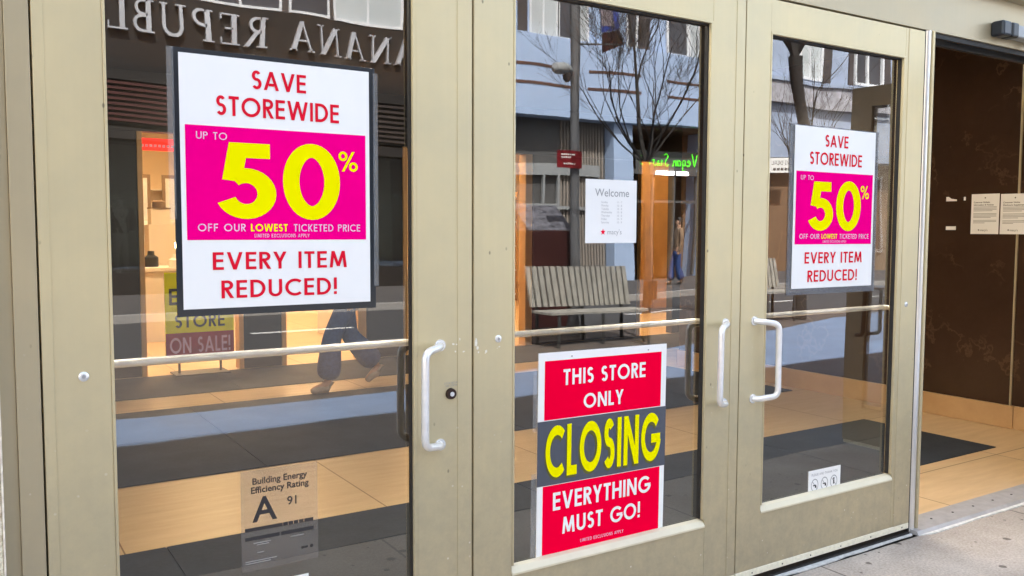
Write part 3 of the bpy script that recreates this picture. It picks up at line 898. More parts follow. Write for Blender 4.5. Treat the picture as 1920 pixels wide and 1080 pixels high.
# ================================================================== VESTIBULE
box('interior_floor', (-0.5, 12, 0.106, 16, -.1, 0.0), M['tan_floor'], kind='structure')
def floor_mat(label, x0, x1, y0, y1, cuts_x, cuts_y):
    mb = MB(); g = 0.006
    xs, ys = [x0] + cuts_x + [x1], [y0] + cuts_y + [y1]
    for i in range(len(xs) - 1):
        for j in range(len(ys) - 1):
            mb.box(xs[i] + (g / 2 if i else 0), xs[i + 1] - (g / 2 if i < len(xs) - 2 else 0), ys[j] + (g / 2 if j else 0), ys[j + 1] - (g / 2 if j < len(ys) - 2 else 0), 0.0015, 0.006)
    mb.box(x0, x1, y0, y1, 0.0008, 0.0013)
    o = mb.build('floor_mat', M['rubber'])
    return tag(o, label, 'mat', 'dark walk-off mats in the vestibule')
floor_mat('dark rubber mat just inside the doors, its corner showing in the doorway', -0.45, 5.69, 0.65, 1.66, [0.6, 2.5, 4.40], [1.24])
floor_mat('dark rubber mat deeper in the vestibule behind the tan stripe', -0.45, 6.2, 2.76, 4.86, [1.4, 3.3, 5.2], [3.8])
floor_mat('brownish dark mat running along the foot of the inner partition', -0.45, 9.5, 5.42, 6.55, [2.0, 4.4, 6.8], [])

rw = thing('marble_wall', 'brown marble side wall with tan base seen through the open doorway', 'wall')
box('wall_panel', (6.354, 6.55, 0.92, 4.40, 0.17, 2.95), M['brown_marble'], rw, 0.002)
box('baseboard', (6.334, 6.56, 0.88, 4.41, 0.001, 0.17), M['tan_marble'], rw, 0.004)
box('wall_panel', (6.362, 6.55, 0.12, 0.905, 0.17, 2.95), M['brown_marble'], rw, 0.002)
box('corner_trim', (6.3537, 6.40, 0.9055, 0.9195, 0.17, 2.95), M['jamb'], rw)
box('baseboard', (6.343, 6.56, 0.12, 0.879, 0.001, 0.17), M['tan_marble'], rw, 0.003)
iw = thing('vestibule_shell', 'dark brown walls and ceiling enclosing the vestibule', 'wall')
box('ceiling', (-0.6, 10.1, 0.10, 6.6, 2.9505, 3.05), M['ceil_dark'], iw)
box('side_wall', (-0.6, -0.5, 0.105, 6.6, 0, 2.95), M['brown_marble'], iw)
box('side_wall', (6.56, 10.0, 4.415, 4.55, 0, 2.95), M['brown_marble'], iw)
box('side_wall', (10.0, 10.1, 4.415, 6.6, 0, 2.95), M['brown_marble'], iw)
pt = thing('inner_partition', 'dark partition with lit openings at the back of the vestibule', 'wall')
for a, b in ((-0.5, 1.35), (2.34, 2.74), (3.72, 4.16), (5.95, 7.66), (8.31, 10.0)):
    box('dark_panel', (a, b, 6.60, 6.72, 0.0, 2.38), M['int_dark'], pt, 0.004)
box('lintel', (-0.5, 10.0, 6.595, 6.73, 2.3805, 2.95), M['int_dark'], pt)
for x in (1.35, 2.34, 2.74, 3.60, 4.16, 5.60, 5.83, 7.66):
    w = 0.05 if x not in (3.60, 5.83) else 0.10
    s = x if x in (1.35, 2.74, 4.16, 3.60, 5.60, 5.83, 7.66) else x - w
    box('door_post', (s + .001, s + w, 6.59, 6.74, 0.0, 2.379), M['jamb_wood'], pt, 0.003)

# sales floor beyond
st = thing('sales_floor', 'warm lit sales floor walls and ceiling beyond the partition', 'room')
box('back_wall', (-0.5, 12, 15.9, 16.0, 0, 3.4), M['cream'], st)
box('side_wall', (-0.6, -0.5, 6.75, 16, 0, 3.4), M['cream'], st)
box('side_wall', (12, 12.1, 6.75, 16, 0, 3.4), M['cream'], st)
box('ceiling', (-0.6, 12.1, 6.75, 16, 3.4, 3.5), M['cream'], st)
box('front_wall', (-0.6, 12.1, 6.735, 6.75, 2.96, 3.4), M['cream'], st)
for i, (x, y) in enumerate([(1.6, 8.0), (4.4, 8.0), (7.6, 8.0), (9.4, 8.0), (3, 10.6), (6, 10.6), (2.2, 13.2), (5.2, 13.2), (8.4, 13.2)]):
    if i == 0:
        lp0 = thing('ceiling_light', 'square warm ceiling light panel above the sales floor', 'ceiling light', (x, y, 3.40), 0, 'light panels in the store ceiling')
        box('housing', (-.34, .34, -.34, .34, -.03, -.001), M['display_white'], lp0)
        box('diffuser', (-.30, .30, -.30, .30, -.036, -.0305), M['lamp'], lp0)
    else:
        dup(lp0, (x, y, 3.40))
for i, (x, y) in enumerate([(0.4, 0.8), (1.7, 0.8), (0.4, 1.75), (1.7, 1.75), (3.0, 1.75), (4.05, 0.50), (3.82, 0.30), (4.18, 0.26), (3.9, 0.75), (2.9, 5.4), (2.2, 5.6)]):  # doorway ones added in place of daylight, rear ones added for the sign
    if i == 0:
        dl0 = thing('fill_downlight', 'small unseen recessed fill lamp in the vestibule ceiling', 'ceiling light', (x, y, 2.95), 0, 'unseen fill lamps in the vestibule')
        mb = MB(); mb.tube([(0, 0, -.018), (0, 0, -.0005)], [.10, .11], 20); mb.build('rim', M['lamp_grey'], dl0, smooth=True)
        mb = MB(); mb.tube([(0, 0, -.0225), (0, 0, -.0185)], .085, 20); mb.build('lens', M['lamp_soft'], dl0)
    else:
        dup(dl0, (x, y, 2.95))

def table(label, x, y, w, d, h, goods, seed):
    t = thing('display_table', label, 'display table', (x, y, 0), 0, 'display fixtures in the store')
    box('plinth', (-w / 2 + .04, w / 2 - .04, -d / 2 + .04, d / 2 - .04, 0, h - .05), M['display_white'], t, 0.004)
    box('top', (-w / 2, w / 2, -d / 2, d / 2, h - .049, h), M['display_white'], t, 0.006)
    rr = random.Random(seed)
    cols = [M['red_banner'], M['black_cloth'], M['coat'], M['white'], M['denim'], M['yellow']]
    for k in range(goods):
        gx, gy = rr.uniform(-w / 2 + .12, w / 2 - .12), rr.uniform(-d / 2 + .1, d / 2 - .1)
        hh = rr.uniform(.06, .28); ww = rr.uniform(.05, .10)
        mb = MB()
        mb.tube([(0, 0, 0), (0, 0, hh * .6), (0, 0, hh * .75), (0, 0, hh)], [ww, ww, ww * .5, ww * .45], 10)
        o = mb.build('perfume_bottle', cols[k % 6], None, smooth=True, loc=(x + gx, y + gy, h + .0005))
        tag(o, 'small bottle or box of goods on a white display table in the store', 'goods', 'goods on the display tables')
    return t
table('white display table near the first lit opening', 2.0, 9.6, 1.2, .7, .95, 7, 1)
table('white two-step display plinth further inside the store', 2.9, 11.6, 1.0, .8, 1.15, 6, 2)
table('white display table seen past the second opening', 4.7, 8.9, 1.3, .7, .9, 6, 3)
def shelf(label, x, y, w, h, seed, rot=0):
    t = thing('shelf_unit', label, 'shelf', (x, y, 0), rot, 'shelving in the store')
    box('side_panel', (-w / 2, -w / 2 + .03, -.2, .2, 0, h), M['jamb_wood'], t)
    box('side_panel', (w / 2 - .03, w / 2, -.2, .2, 0, h), M['jamb_wood'], t)
    box('back_panel', (-w / 2 + .031, w / 2 - .031, .17, .2, 0, h), M['cream'], t)
    rr = random.Random(seed)
    n = 5
    for k in range(n):
        z = .12 + k * (h - .25) / (n - 1)
        s = box('shelf_board', (-w / 2 + .031, w / 2 - .031, -.19, .169, z, z + .025), M['display_white'], t)
        if k < n - 1:
            mb = MB(); xx = -w / 2 + .1
            while xx < w / 2 - .12:
                ww = rr.uniform(.05, .14); hh = rr.uniform(.1, .28)
                mb.box(xx, xx + ww, -.12, .05, z + .0255, z + .0255 + hh); xx += ww + rr.uniform(.01, .06)
            mb.build('folded_goods', [M['coat'], M['black_cloth'], M['cream'], M['maroon'], M['display_white']][(k + seed) % 5], t)
    return t
shelf('tall shelf unit stacked with goods against the back wall', 3.6, 15.6, 2.2, 2.3, 1)
shelf('narrow shelf unit with yellow goods behind the third opening', 6.6, 9.8, 1.1, 2.2, 2, R(-60))
shelf('wide shelf unit near the right end of the store', 8.6, 12.6, 1.8, 2.2, 3)
shelf('low shelf unit behind the first opening', 0.9, 14.6, 1.8, 2.0, 4)
wp = thing('wood_screen', 'honey wood panelled screen beyond the right opening', 'screen', (10.1, 9.0, 0))
for k in range(4):
    box('wood_panel', (-.8 + k * .4, -.8 + k * .4 + .392, 0, .06, .08, 2.9), M['amber_wood'], wp, 0.004)
box('plinth', (-.82, .82, -.02, .08, 0.001, .0795), M['wood_brown'], wp)
for i, (x, z) in enumerate(((2.55, 1.2), (3.35, 1.3), (4.2, 1.25))):
    wf = thing('mirror', 'tall dark framed mirror leaning on the cream store wall', 'mirror', (x, 14.2, 0), 0, 'framed mirrors in the store')
    mb = MB(); mb.box(-.30, -.25, 0, .05, .5, 2.4); mb.box(.25, .30, 0, .05, .5, 2.4); mb.box(-.249, .249, 0, .05, 2.34, 2.4); mb.box(-.249, .249, 0, .05, .5, .56)
    mb.build('frame', M['wood_brown'], wf)
    box('glass', (-.249, .249, .02, .03, .561, 2.339), M['silver'], wf)
pd = thing('pedestal', 'white pedestal carrying a dark hat and goods inside the first opening', 'pedestal', (2.30, 10.6, 0))
box('column', (-.17, .17, -.17, .17, 0.001, 1.5), M['display_white'], pd, .004)
box('top', (-.13, .13, -.13, .13, 1.5005, 1.72), M['display_white'], pd, .004)
mb = MB(); mb.tube([(0, 0, 1.7205), (0, 0, 1.735), (0, 0, 1.7355), (0, 0, 1.82), (0, 0, 1.84)], [.16, .16, .09, .085, .05], 16)
tag(mb.build('hat', M['wood_brown'], None, smooth=True, loc=(2.30, 10.6, 0)), 'brown brimmed hat on the white pedestal in the store', 'hat')
fp = thing('gondola', 'low display stand crowded with small goods beside the white pedestal', 'display stand', (2.75, 11.6, 0))
box('base', (-.7, .7, -.25, .25, 0.001, .9), M['wood_brown'], fp, .004)
rr = random.Random(12)
for k in range(4):
    box('tier', (-.7, .7, -.22 + .08 * k, .25, .9005 + k * .22, .92 + k * .22), M['display_white'], fp)
for k in range(34):
    lev = k % 4; x = rr.uniform(-.64, .64); h = rr.uniform(.06, .19); w = rr.uniform(.02, .05)
    mb = MB(); mb.tube([(0, 0, 0), (0, 0, h * .55), (0, 0, h * .7), (0, 0, h)], [w, w, w * .45, w * .45], 8)
    o = mb.build('bottle', [M['wood_brown'], M['black_cloth'], M['coat'], M['lit_bulb'], M['red_banner'], M['cream'], M['bronze']][rr.randint(0, 6)], None, loc=(2.75 + x, 11.6 - .19 + .08 * lev + rr.uniform(0, .03), .9205 + lev * .22))
    tag(o, 'small bottle or candle crowded on the tiered stand by the pedestal', 'goods', 'goods on the tiered stand')
rb = thing('hanging_banner', 'bright red lit panel with pale lettering at the top of the first opening', 'banner', (1.63, 6.78, 2.215))
box('cloth', (-.30, .24, -.006, .006, 0, .12), M['lit_red'], rb)
mb = MB()
for k in range(9):
    mb.box(-.25 + k * .04, -.25 + k * .04 + .026, -.0085, -.0065, .035, .06)
mb.build('print', M['pale_pink'], rb)
mb = MB(); mb.tube([(-.28, 0, .12), (-.28, 0, 1.18)], .003, 6); mb.tube([(.22, 0, .12), (.22, 0, 1.18)], .003, 6)
mb.build('wire', M['black'], rb)

# yellow and red floor sign in the first opening
fs = thing('sale_sign', 'yellow and red ON SALE sign standing at the inner doors', 'sign', (1.885, 6.50, 0))
box('board', (-.33, .33, 0, .012, .12, 1.02), M['yellow'], fs)
box('red_band', (-.328, .328, -.0015, -.0002, .175, .42), plain('dull_red_print', (0.35, 0.02, 0.04), 0.5), fs)
lettering('headline', 'ON SALE!', -.29, .29, .22, .375, -.002, M['pale_pink'], fs, .15, .13)
lettering('headline', 'STORE', -.24, .24, .47, .60, -.0006, M['ink'], fs, .17, .14)
lettering('headline', 'ENTIRE', -.29, .29, .70, .86, -.0006, M['ink'], fs, .17, .14)
mb = MB(); mb.tube([(-.2, .03, .012), (-.2, .03, .9)], .012, 8); mb.tube([(.2, .03, .012), (.2, .03, .9)], .012, 8)
mb.box(-.26, .26, -.12, .18, 0.0062, .018)
mb.build('stand', M['bench_metal'], fs)

# notices and tape on the marble wall (they face -x)
def wall_notice(label, y0, y1, z0, z1, l2):
    w, h = y1 - y0, z1 - z0
    t = thing('notice', label, 'notice', (6.3532, y1, z0), R(-90), 'notices taped to the marble wall')
    # local: x runs along the wall from the far edge to the near edge, front is local -y -> world -x
    box('sheet', (0, w, -.0016, -.0004, 0, h), M['paper'], t)
    tri = MB(); tri.poly([(w / 2 + math.cos(R(90 + 72 * k * 2)) * .007, -.002, h - .028 + math.sin(R(90 + 72 * k * 2)) * .007) for k in range(5)])
    tri.build('emblem', M['ink'], t)
    font_text('heading', l2, .0165, M['ink'], t, (.018, -.002, h - .068), linegap=1.15, bold=.0003)
    mb = MB(); rr = random.Random(int(w * 1e4))
    for b, n in ((.095, 4), (.145, 4), (.195, 3)):
        for k in range(n):
            L = w - .036 if k < n - 1 else (w - .036) * rr.uniform(.4, .9)
            mb.box(.018, .018 + L, -.0022, -.0018, h - b - .004 - k * .0098, h - b - k * .0098)
    mb.build('body_text', M['grey_ink'], t)
    font_text('wordmark', "macy's", .022, M['ink'], t, (.072, -.002, .022))
    st_ = MB(); st_.poly([(.062 + (.008 if k % 2 == 0 else .0035) * math.cos(R(90 + 36 * k)), -.002, .030 + (.008 if k % 2 == 0 else .0035) * math.sin(R(90 + 36 * k))) for k in range(10)])
    st_.build('star', M['ink'], t)
    return t
wall_notice('left of two white notices taped to the brown marble wall', 1.048, 1.258, 1.43, 1.73, 'Customer Bulletin\nInformation & Notices')
wall_notice('right of two white notices on the brown marble wall, cut by the picture edge', .828, 1.038, 1.43, 1.725, 'Consumer Notice\nDisclosure Supplement')
for lab, y0, y1, z0, z1, notch in (('torn scrap of white tape left high on the marble wall', 1.375, 1.46, 1.682, 1.715, True), ('square scrap of white tape lower on the marble wall', 1.375, 1.455, 1.46, 1.488, False), ('tiny sliver of white tape beside the notices', 1.305, 1.320, 1.685, 1.712, False)):
    mb = MB()
    pts = [(y1, z0), (y0, z0), (y0, z0 + .012 if notch else z1), ((y0 + y1) / 2, z0 + .018 if notch else z1), (y1 - .02 * notch, z1), (y1, z1)]
    b = len(mb.v)
    mb.v += [(6.3525, a, c) for a, c in pts] + [(6.3538, a, c) for a, c in pts]
    n = len(pts)
    mb.f.append(tuple(range(n))); mb.f.append(tuple(range(2 * n - 1, n - 1, -1)))
    for i in range(n): mb.f.append(((i + 1) % n, i, n + i, n + (i + 1) % n))
    tag(mb.build('tape_scrap', M['paper'], smooth=False), lab, 'tape', 'scraps of tape on the marble wall')

# ================================================================== SIGNS ON THE DOORS
GF = GY - 0.0004
def sheet_thing(name, label, cat, cx, cz, rot=0.0, lift=0.0, group=None):
    t = thing(name, label, cat, (cx, GF - lift, cz), 0, group)
    t.rotation_euler = (0, rot, 0)
    return t

def sale_poster(t, k=1.0, faded=False):
    W2, H2 = .2745, .347
    box('sheet', (-W2, W2, -.0055, -.0042, -H2, H2), M['white'], t)
    y = -.0062
    box('panel', (-.2615, .2615, y, -.0056, -.157, .156), M['magenta'], t)
    y2 = y - .0006
    ink = M['red_ink']
    lettering('headline', 'SAVE', -.079, .078, .266, .318, y2, ink, t, .155, .10)
    lettering('headline', 'STOREWIDE', -.178, .178, .187, .241, y2, ink, t, .155, .13)
    lettering('headline', 'EVERY ITEM', -.195, .198, -.240, -.191, y2, ink, t, .155, .14)
    lettering('headline', 'REDUCED!', -.173, .166, -.320, -.270, y2, ink, t, .155, .15)
    lettering('small_print', 'UP TO', -.233, -.150, .119, .139, y2, M['pale_pink'], t, .13, .16)
    lettering('figure', '5', -.180, -.014, -.098, .114, y2, M['yellow'], t, .195, .1)
    lettering('figure', '0', .006, .179, -.099, .122, y2, M['yellow'], t, .18, .1)
    lettering('figure', '%', .175, .236, .046, .105, y2, M['yellow'], t, .12, .1)
    lettering('small_print', 'OFF OUR', -.233, -.103, -.133, -.112, y2, M['pale_pink'], t, .14, .2)
    lettering('small_print', 'LOWEST', -.088, .018, -.133, -.112, y2, M['yellow'], t, .18, .13)
    lettering('small_print', 'TICKETED PRICE', .036, .242, -.133, -.112, y2, M['pale_pink'], t, .14, .18)
    lettering('small_print', 'LIMITED EXCLUSIONS APPLY', -.078, .083, -.150, -.140, y2, M['pale_pink'], t, .14, .2)

p1 = sheet_thing('sale_poster', 'large white and magenta 50% sale poster in a dark slate frame on the left door', 'poster', .626, 1.580, group='storewide sale posters')
box('frame', (.335 - .626, .920 - .626, -.0040, -.0003, 1.213 - 1.580, 1.940 - 1.580), M['slate_frame'], p1, 0.0008)
sale_poster(p1)
for (a, b, c, d) in ((-.305, -.287, -.10, .36), (.288, .303, -.30, .345)):
    box('tape_strip', (a, b, -.0052, -.0041, c, d), M['tape'], p1)
p3 = sheet_thing('sale_poster', '50% sale poster in a thin grey sleeve on the right door', 'poster', 3.108, 1.551, 0.002, group='storewide sale posters')
box('sleeve', (-.302, .300, -.0040, -.0003, -.374, .352), M['sleeve'], p3)
sale_poster(p3)

cs = sheet_thing('closing_sign', 'red, slate and yellow store closing sign taped on the middle door', 'sign', 1.825, .646, R(.55))
box('sheet', (-.298, .298, -.0035, -.0003, -.375, .375), M['white'], cs)
box('red_panel', (-.272, .272, -.0042, -.0036, .136, .346), M['red'], cs)
box('slate_band', (-.300, .300, -.0046, -.0037, -.098, .133), M['slate'], cs)
box('red_panel', (-.274, .274, -.0042, -.0036, -.348, -.1005), M['red'], cs)
yl = -.0050
lettering('headline', 'THIS STORE', -.192, .192, .255, .312, yl, M['white'], cs, .175, .14)
lettering('headline', 'ONLY', -.100, .085, .163, .217, yl, M['white'], cs, .175, .13)
lettering('closing_shadow', 'CLOSING', -.270, .269, -.082, .111, yl + .0001, plain('dark_olive_print', (0.10, 0.10, 0.01), .5), cs, .235, .10)
lettering('headline', 'CLOSING', -.265, .270, -.073, .114, yl - .0006, M['yellow'], cs, .185, .125)
lettering('headline', 'EVERYTHING', -.230, .227, -.193, -.128, yl, M['white'], cs, .175, .12)
lettering('headline', 'MUST GO!', -.187, .178, -.284, -.223, yl, M['white'], cs, .175, .13)
lettering('small_print', 'LIMITED EXCLUSIONS APPLY', -.105, .098, -.329, -.317, yl, M['pale_pink'], cs, .14, .2)
mb = MB()
for x, z in ((-.155, .357), (.205, .357)):
    mb.tube([(x, -.0036, z), (x, -.0042, z)], .003, 8)
mb.build('rivet', M['grey_ink'], cs)
box('tape_strip', (-.322, -.3005, -.0018, -.0004, -.36, -.05), M['tape'], cs)
box('tape_strip', (-.318, -.3005, -.0018, -.0004, .10, .30), M['tape'], cs)

wl = sheet_thing('welcome_notice', 'small white Welcome notice with opening hours on the middle door', 'notice', 1.8485, 1.521, 0.0)
box('sheet', (-.1185, .1185, -.0018, -.0003, -.1145, .1145), M['paper'], wl)
font_text('heading', 'Welcome', .040, M['grey_ink'], wl, (0.003, -.0023, .054), align='CENTER')
font_text('opening_days', 'Sunday\nMonday\nTuesday\nWednesday\nThursday\nFriday\nSaturday', .0105, M['light_ink'], wl, (-.048, -.0023, .030), linegap=1.16)
font_text('opening_hours', '11 - 7\n10 - 8\n10 - 8\n10 - 8\n10 - 8\n10 - 9\n10 - 9', .0105, M['light_ink'], wl, (.024, -.0023, .030), linegap=1.16)
font_text('wordmark', "macy's", .026, M['light_ink'], wl, (-.020, -.0023, -.083))
mb = MB(); mb.poly([(-.039 + (.0125 if k % 2 == 0 else .0052) * math.cos(R(90 + 36 * k)), -.0023, -.0745 + (.0125 if k % 2 == 0 else .0052) * math.sin(R(90 + 36 * k))) for k in range(10)][::-1])
mb.build('star', M['red'], wl)

en = sheet_thing('energy_rating_film', 'clear film energy rating sheet with letter A low on the left door', 'sign', .6118, .6105)
box('film_sheet', (-.1145, .1145, -.0012, -.0003, -.1475, .1475), M['film'], en)
ye = -.0016
font_text('heading', 'Building Energy\nEfficiency Rating', .0265, M['ink'], en, (0.0, ye, .106), align='CENTER', bold=.0006, linegap=.98)
font_text('grade', 'A', .102, M['ink'], en, (-.046, ye, -.004), align='CENTER', bold=.0016)
font_text('score', '91', .036, M['ink'], en, (.038, ye, .030), align='CENTER', bold=.0004)
mb = MB()
for a, b in ((-.104, .006), (.008, .022), (.024, .038), (.040, .054), (.056, .070), (.072, .100)):
    mb.box(a, b, ye - .0003, ye, -.031, -.0205)
for a, b in ((-.104, -.003), (.001, .100)):
    mb.box(a, b, ye - .0003, ye, -.058, -.047)
mb.box(.062, .082, ye - .0003, ye, -.110, -.104)
mb.tube([(.094, ye, -.107), (.094, ye - .0003, -.107)], .005, 10)
mb.build('chart_bars', M['ink'], en)
mb = MB()
for z, a, b in ((-.066, -.08, -.03), (-.072, -.07, -.035), (-.066, .03, .07), (-.095, -.07, -.05), (-.118, -.104, -.012), (-.124, -.104, -.03)):
    mb.box(a, b, ye - .0003, ye, z - .0022, z)
mb.build('small_text', M['grey_ink'], en)

ns = sheet_thing('rules_sticker', 'white sticker with three round prohibition symbols at the foot of the right door', 'sticker', 3.0925, .331, R(0.3), 0.0012)
box('sheet', (-.1105, .1105, -.0018, -.0003, -.0575, .0575), M['white'], ns)
font_text('heading', 'PLEASE AND THANK YOU', .0155, M['grey_ink'], ns, (0, -.0022, .032), align='CENTER')
for k, cx in enumerate((-.068, -.001, .064)):
    mb = MB(); n = 28
    for i in range(n):
        a0, a1 = 2 * math.pi * i / n, 2 * math.pi * (i + 1) / n
        mb.poly([(cx + r * math.cos(a), -.0022, -.010 + r * 1.18 * math.sin(a)) for r, a in ((.0245, a0), (.0245, a1), (.0212, a1), (.0212, a0))])
    c, s_ = math.cos(R(45)), math.sin(R(45))
    mb.poly([(cx + c * .022 * sg + s_ * .0014 * q, -.0023, -.010 - c * .025 * sg + s_ * .0014 * q) for sg, q in ((-1, -1), (1, -1), (1, 1), (-1, 1))])
    mb.build('symbol_ring', M['grey_ink'], ns)
    mb = MB()
    if k < 2:
        mb.box(cx - .011, cx + .009, -.0025, -.0023, -.013, -.008); mb.box(cx + .002, cx + .012, -.0025, -.0023, -.022, -.013)
    else:
        mb.tube([(cx, -.0023, .003), (cx, -.0026, .003)], .005, 10); mb.box(cx - .004, cx + .004, -.0025, -.0023, -.022, -.003)
    mb.build('pictogram', M['ink'], ns)
# corner of a white label at the very foot of the left door's glass
lb = sheet_thing('white_label', 'plain white label at the foot of the left door glass', 'sticker', .640, .395, 0.0, 0.0012)
box('sheet', (-.055, .055, -.0012, -.0003, -.05, .026), M['paper'], lb)

# ================================================================== PEOPLE
def skin_mesh(name, verts, edges, radii, mat, parent, sub=2, root=0):
    me = bpy.data.meshes.new(name)
    me.from_pydata([tuple(v) for v in verts], edges, [])
    o = bpy.data.objects.new(name, me); COL.objects.link(o)
    md = o.modifiers.new('skin', 'SKIN')
    for i, r in enumerate(radii):
        sv = me.skin_vertices[0].data[i]
        sv.radius = r if isinstance(r, tuple) else (r, r)
        sv.use_root = (i == root)
    o.modifiers.new('sub', 'SUBSURF').levels = sub
    dg = bpy.context.evaluated_depsgraph_get()
    m2 = bpy.data.meshes.new_from_object(o.evaluated_get(dg))
    bpy.data.objects.remove(o); bpy.data.meshes.remove(me)
    m2.name = name; m2.materials.clear(); m2.materials.append(mat)
    for p in m2.polygons: p.use_smooth = True
    q = bpy.data.objects.new(name, m2); COL.objects.link(q)
    if parent is not None: q.parent = parent
    return q

def person(label, loc, rotz, H, pose, mats, coat_len=0.0, group=None, simple=False):
    """faces local -y. pose: dict of joints as offsets; stands on z=0"""
    k = H / 1.72
    t = thing('person', label, 'person', loc, rotz, group)
    J = dict(pel=(0, 0, .93), spi=(0, .0, 1.10), che=(0, .005, 1.30), nec=(0, .005, 1.46), hea=(0, -.005, 1.56), top=(0, -.005, 1.68),
             hipL=(.095, 0, .90), kneL=(.10, -.02, .49), ankL=(.10, .02, .085), toeL=(.11, -.15, .03),
             hipR=(-.095, 0, .90), kneR=(-.10, -.02, .49), ankR=(-.10, .02, .085), toeR=(-.11, -.15, .03),
             shoL=(.18, .01, 1.40), elbL=(.23, .03, 1.12), wriL=(.22, -.05, .88), shoR=(-.18, .01, 1.40), elbR=(-.23, .03, 1.12), wriR=(-.22, -.05, .88))
    J.update(pose)
    J = {a: Vector(b) * k for a, b in J.items()}
    V, E, Rr = [], [], []
    ix = {}
    def add(n, p, r, par=None):
        ix[n] = len(V); V.append(p); Rr.append(r * k if not isinstance(r, tuple) else (r[0] * k, r[1] * k))
        if par: E.append((ix[par], ix[n]))
    add('pel', J['pel'], (.14, .10)); add('spi', J['spi'], (.12, .09), 'pel'); add('che', J['che'], (.14, .10), 'spi'); add('nec', J['nec'], .052, 'che')
    add('hea', J['hea'], (.07, .085), 'nec'); add('top', J['top'], (.06, .075), 'hea')
    for s in 'LR':
        add('hip' + s, J['hip' + s], .085, 'pel'); add('kne' + s, J['kne' + s], .055, 'hip' + s); add('ank' + s, J['ank' + s], .038, 'kne' + s); add('toe' + s, J['toe' + s], .03, 'ank' + s)
        add('sho' + s, J['sho' + s], .052, 'che'); add('elb' + s, J['elb' + s], .038, 'sho' + s); add('wri' + s, J['wri' + s], .026, 'elb' + s)
        d = (J['wri' + s] - J['elb' + s]).normalized()
        side = Vector((0, -1, 0)); pal = J['wri' + s] + d * .075 * k
        add('pal' + s, pal, (.034, .016), 'wri' + s)
        if not simple:
            for q, (off, L) in enumerate(((-.027, .062), (-.009, .075), (.009, .072), (.026, .055))):
                b = pal + side * off * k + d * .03 * k
                add('f%d%s' % (q, s), b, .0085, 'pal' + s)
                add('g%d%s' % (q, s), b + d * L * .55 * k + Vector((-.008 if s == 'L' else .008, 0, 0)) * k, .0078, 'f%d%s' % (q, s))
                add('h%d%s' % (q, s), b + d * L * k + Vector((-.02 if s == 'L' else .02, 0, 0)) * k, .0065, 'g%d%s' % (q, s))
            tb = J['wri' + s] + d * .03 * k - side * -.03 * k
            add('t0' + s, tb, .011, 'wri' + s); add('t1' + s, tb + d * .04 * k + side * .022 * k, .009, 't0' + s)
    body = skin_mesh('body', V, E, Rr, mats['skin'], t)
    # face and hair
    hc = (J['hea'] + J['top']) / 2
    def ball(name, c, rx, ry, rz, mat, cut=None):
        bm = bmesh.new(); bmesh.ops.create_uvsphere(bm, u_segments=16, v_segments=10, radius=1.0)
        for v in bm.verts: v.co = Vector((v.co.x * rx, v.co.y * ry, v.co.z * rz)) * k + c
        if cut is not None:
            bmesh.ops.delete(bm, geom=[v for v in bm.verts if cut(v.co - c)], context='VERTS')
        me = bpy.data.meshes.new(name); bm.to_mesh(me); bm.free(); me.materials.append(mat)
        for p in me.polygons: p.use_smooth = True
        o = bpy.data.objects.new(name, me); COL.objects.link(o); o.parent = t
        return o
    ball('hair', hc + Vector((0, .012, .012)) * k, .086, .103, .112, mats['hair'], cut=lambda c: (c.y < -.05 * k and c.z < .06 * k) or c.z < -.07 * k)
    for sx in (-1, 1):
        ball('ear', hc + Vector((sx * .076, .0, -.02)) * k, .012, .02, .03, mats['skin'])
        ball('eye', hc + Vector((sx * .030, -.077, .0)) * k, .011, .010, .008, M['ink'])
    ball('nose', hc + Vector((0, -.092, -.025)) * k, .013, .017, .022, mats['skin'])
    ball('mouth', hc + Vector((0, -.082, -.062)) * k, .022, .008, .007, M['maroon'])
    # trousers
    V, E, Rr, ix = [], [], [], {}
    add('pel', J['pel'] + Vector((0, 0, .06)) * k, (.155, .115)); add('cr', J['pel'] - Vector((0, 0, .06)) * k, (.15, .115), 'pel')
    for s in 'LR':
        add('hip' + s, J['hip' + s] - Vector((0, 0, .06)) * k, .105, 'cr')
        add('th' + s, J['hip' + s].lerp(J['kne' + s], .5), .092, 'hip' + s)
        add('kne' + s, J['kne' + s], .088, 'th' + s)
        add('cal' + s, J['kne' + s].lerp(J['ank' + s], .5), .112, 'kne' + s)
        add('ank' + s, J['ank' + s] + (J['kne' + s] - J['ank' + s]) * .04, .125, 'cal' + s)
    skin_mesh('trousers', V, E, Rr, mats['trousers'], t)
    for s in 'LR':
        V, E, Rr, ix = [], [], [], {}
        a, b = J['ank' + s], J['toe' + s]
        heel = a + (a - b).normalized() * .05 * k; heel.z = a.z - .045 * k
        add('h', heel, .042); add('m', a.lerp(b, .45) - Vector((0, 0, .012)) * k, (.045, .042), 'h'); add('t', b, (.040, .028), 'm'); add('a', a, .045, 'h')
        skin_mesh('shoe', V, E, Rr, mats['shoe'], t, 2)
    # coat
    V, E, Rr, ix = [], [], [], {}
    add('che', J['che'], (.175, .125)); add('spi', J['spi'], (.16, .12), 'che'); add('pel', J['pel'] - Vector((0, 0, .02)) * k, (.175, .13), 'spi')
    if coat_len:
        add('hem', J['pel'] - Vector((0, 0, coat_len)) * k, (.19, .15), 'pel')
    add('nec', J['nec'] - Vector((0, 0, .02)) * k, .072, 'che')
    for s in 'LR':
        add('sho' + s, J['sho' + s], .075, 'che'); add('elb' + s, J['elb' + s], .058, 'sho' + s); add('wri' + s, J['wri' + s], .044, 'elb' + s)
    skin_mesh('jacket', V, E, Rr, mats['coat'], t)
    return t

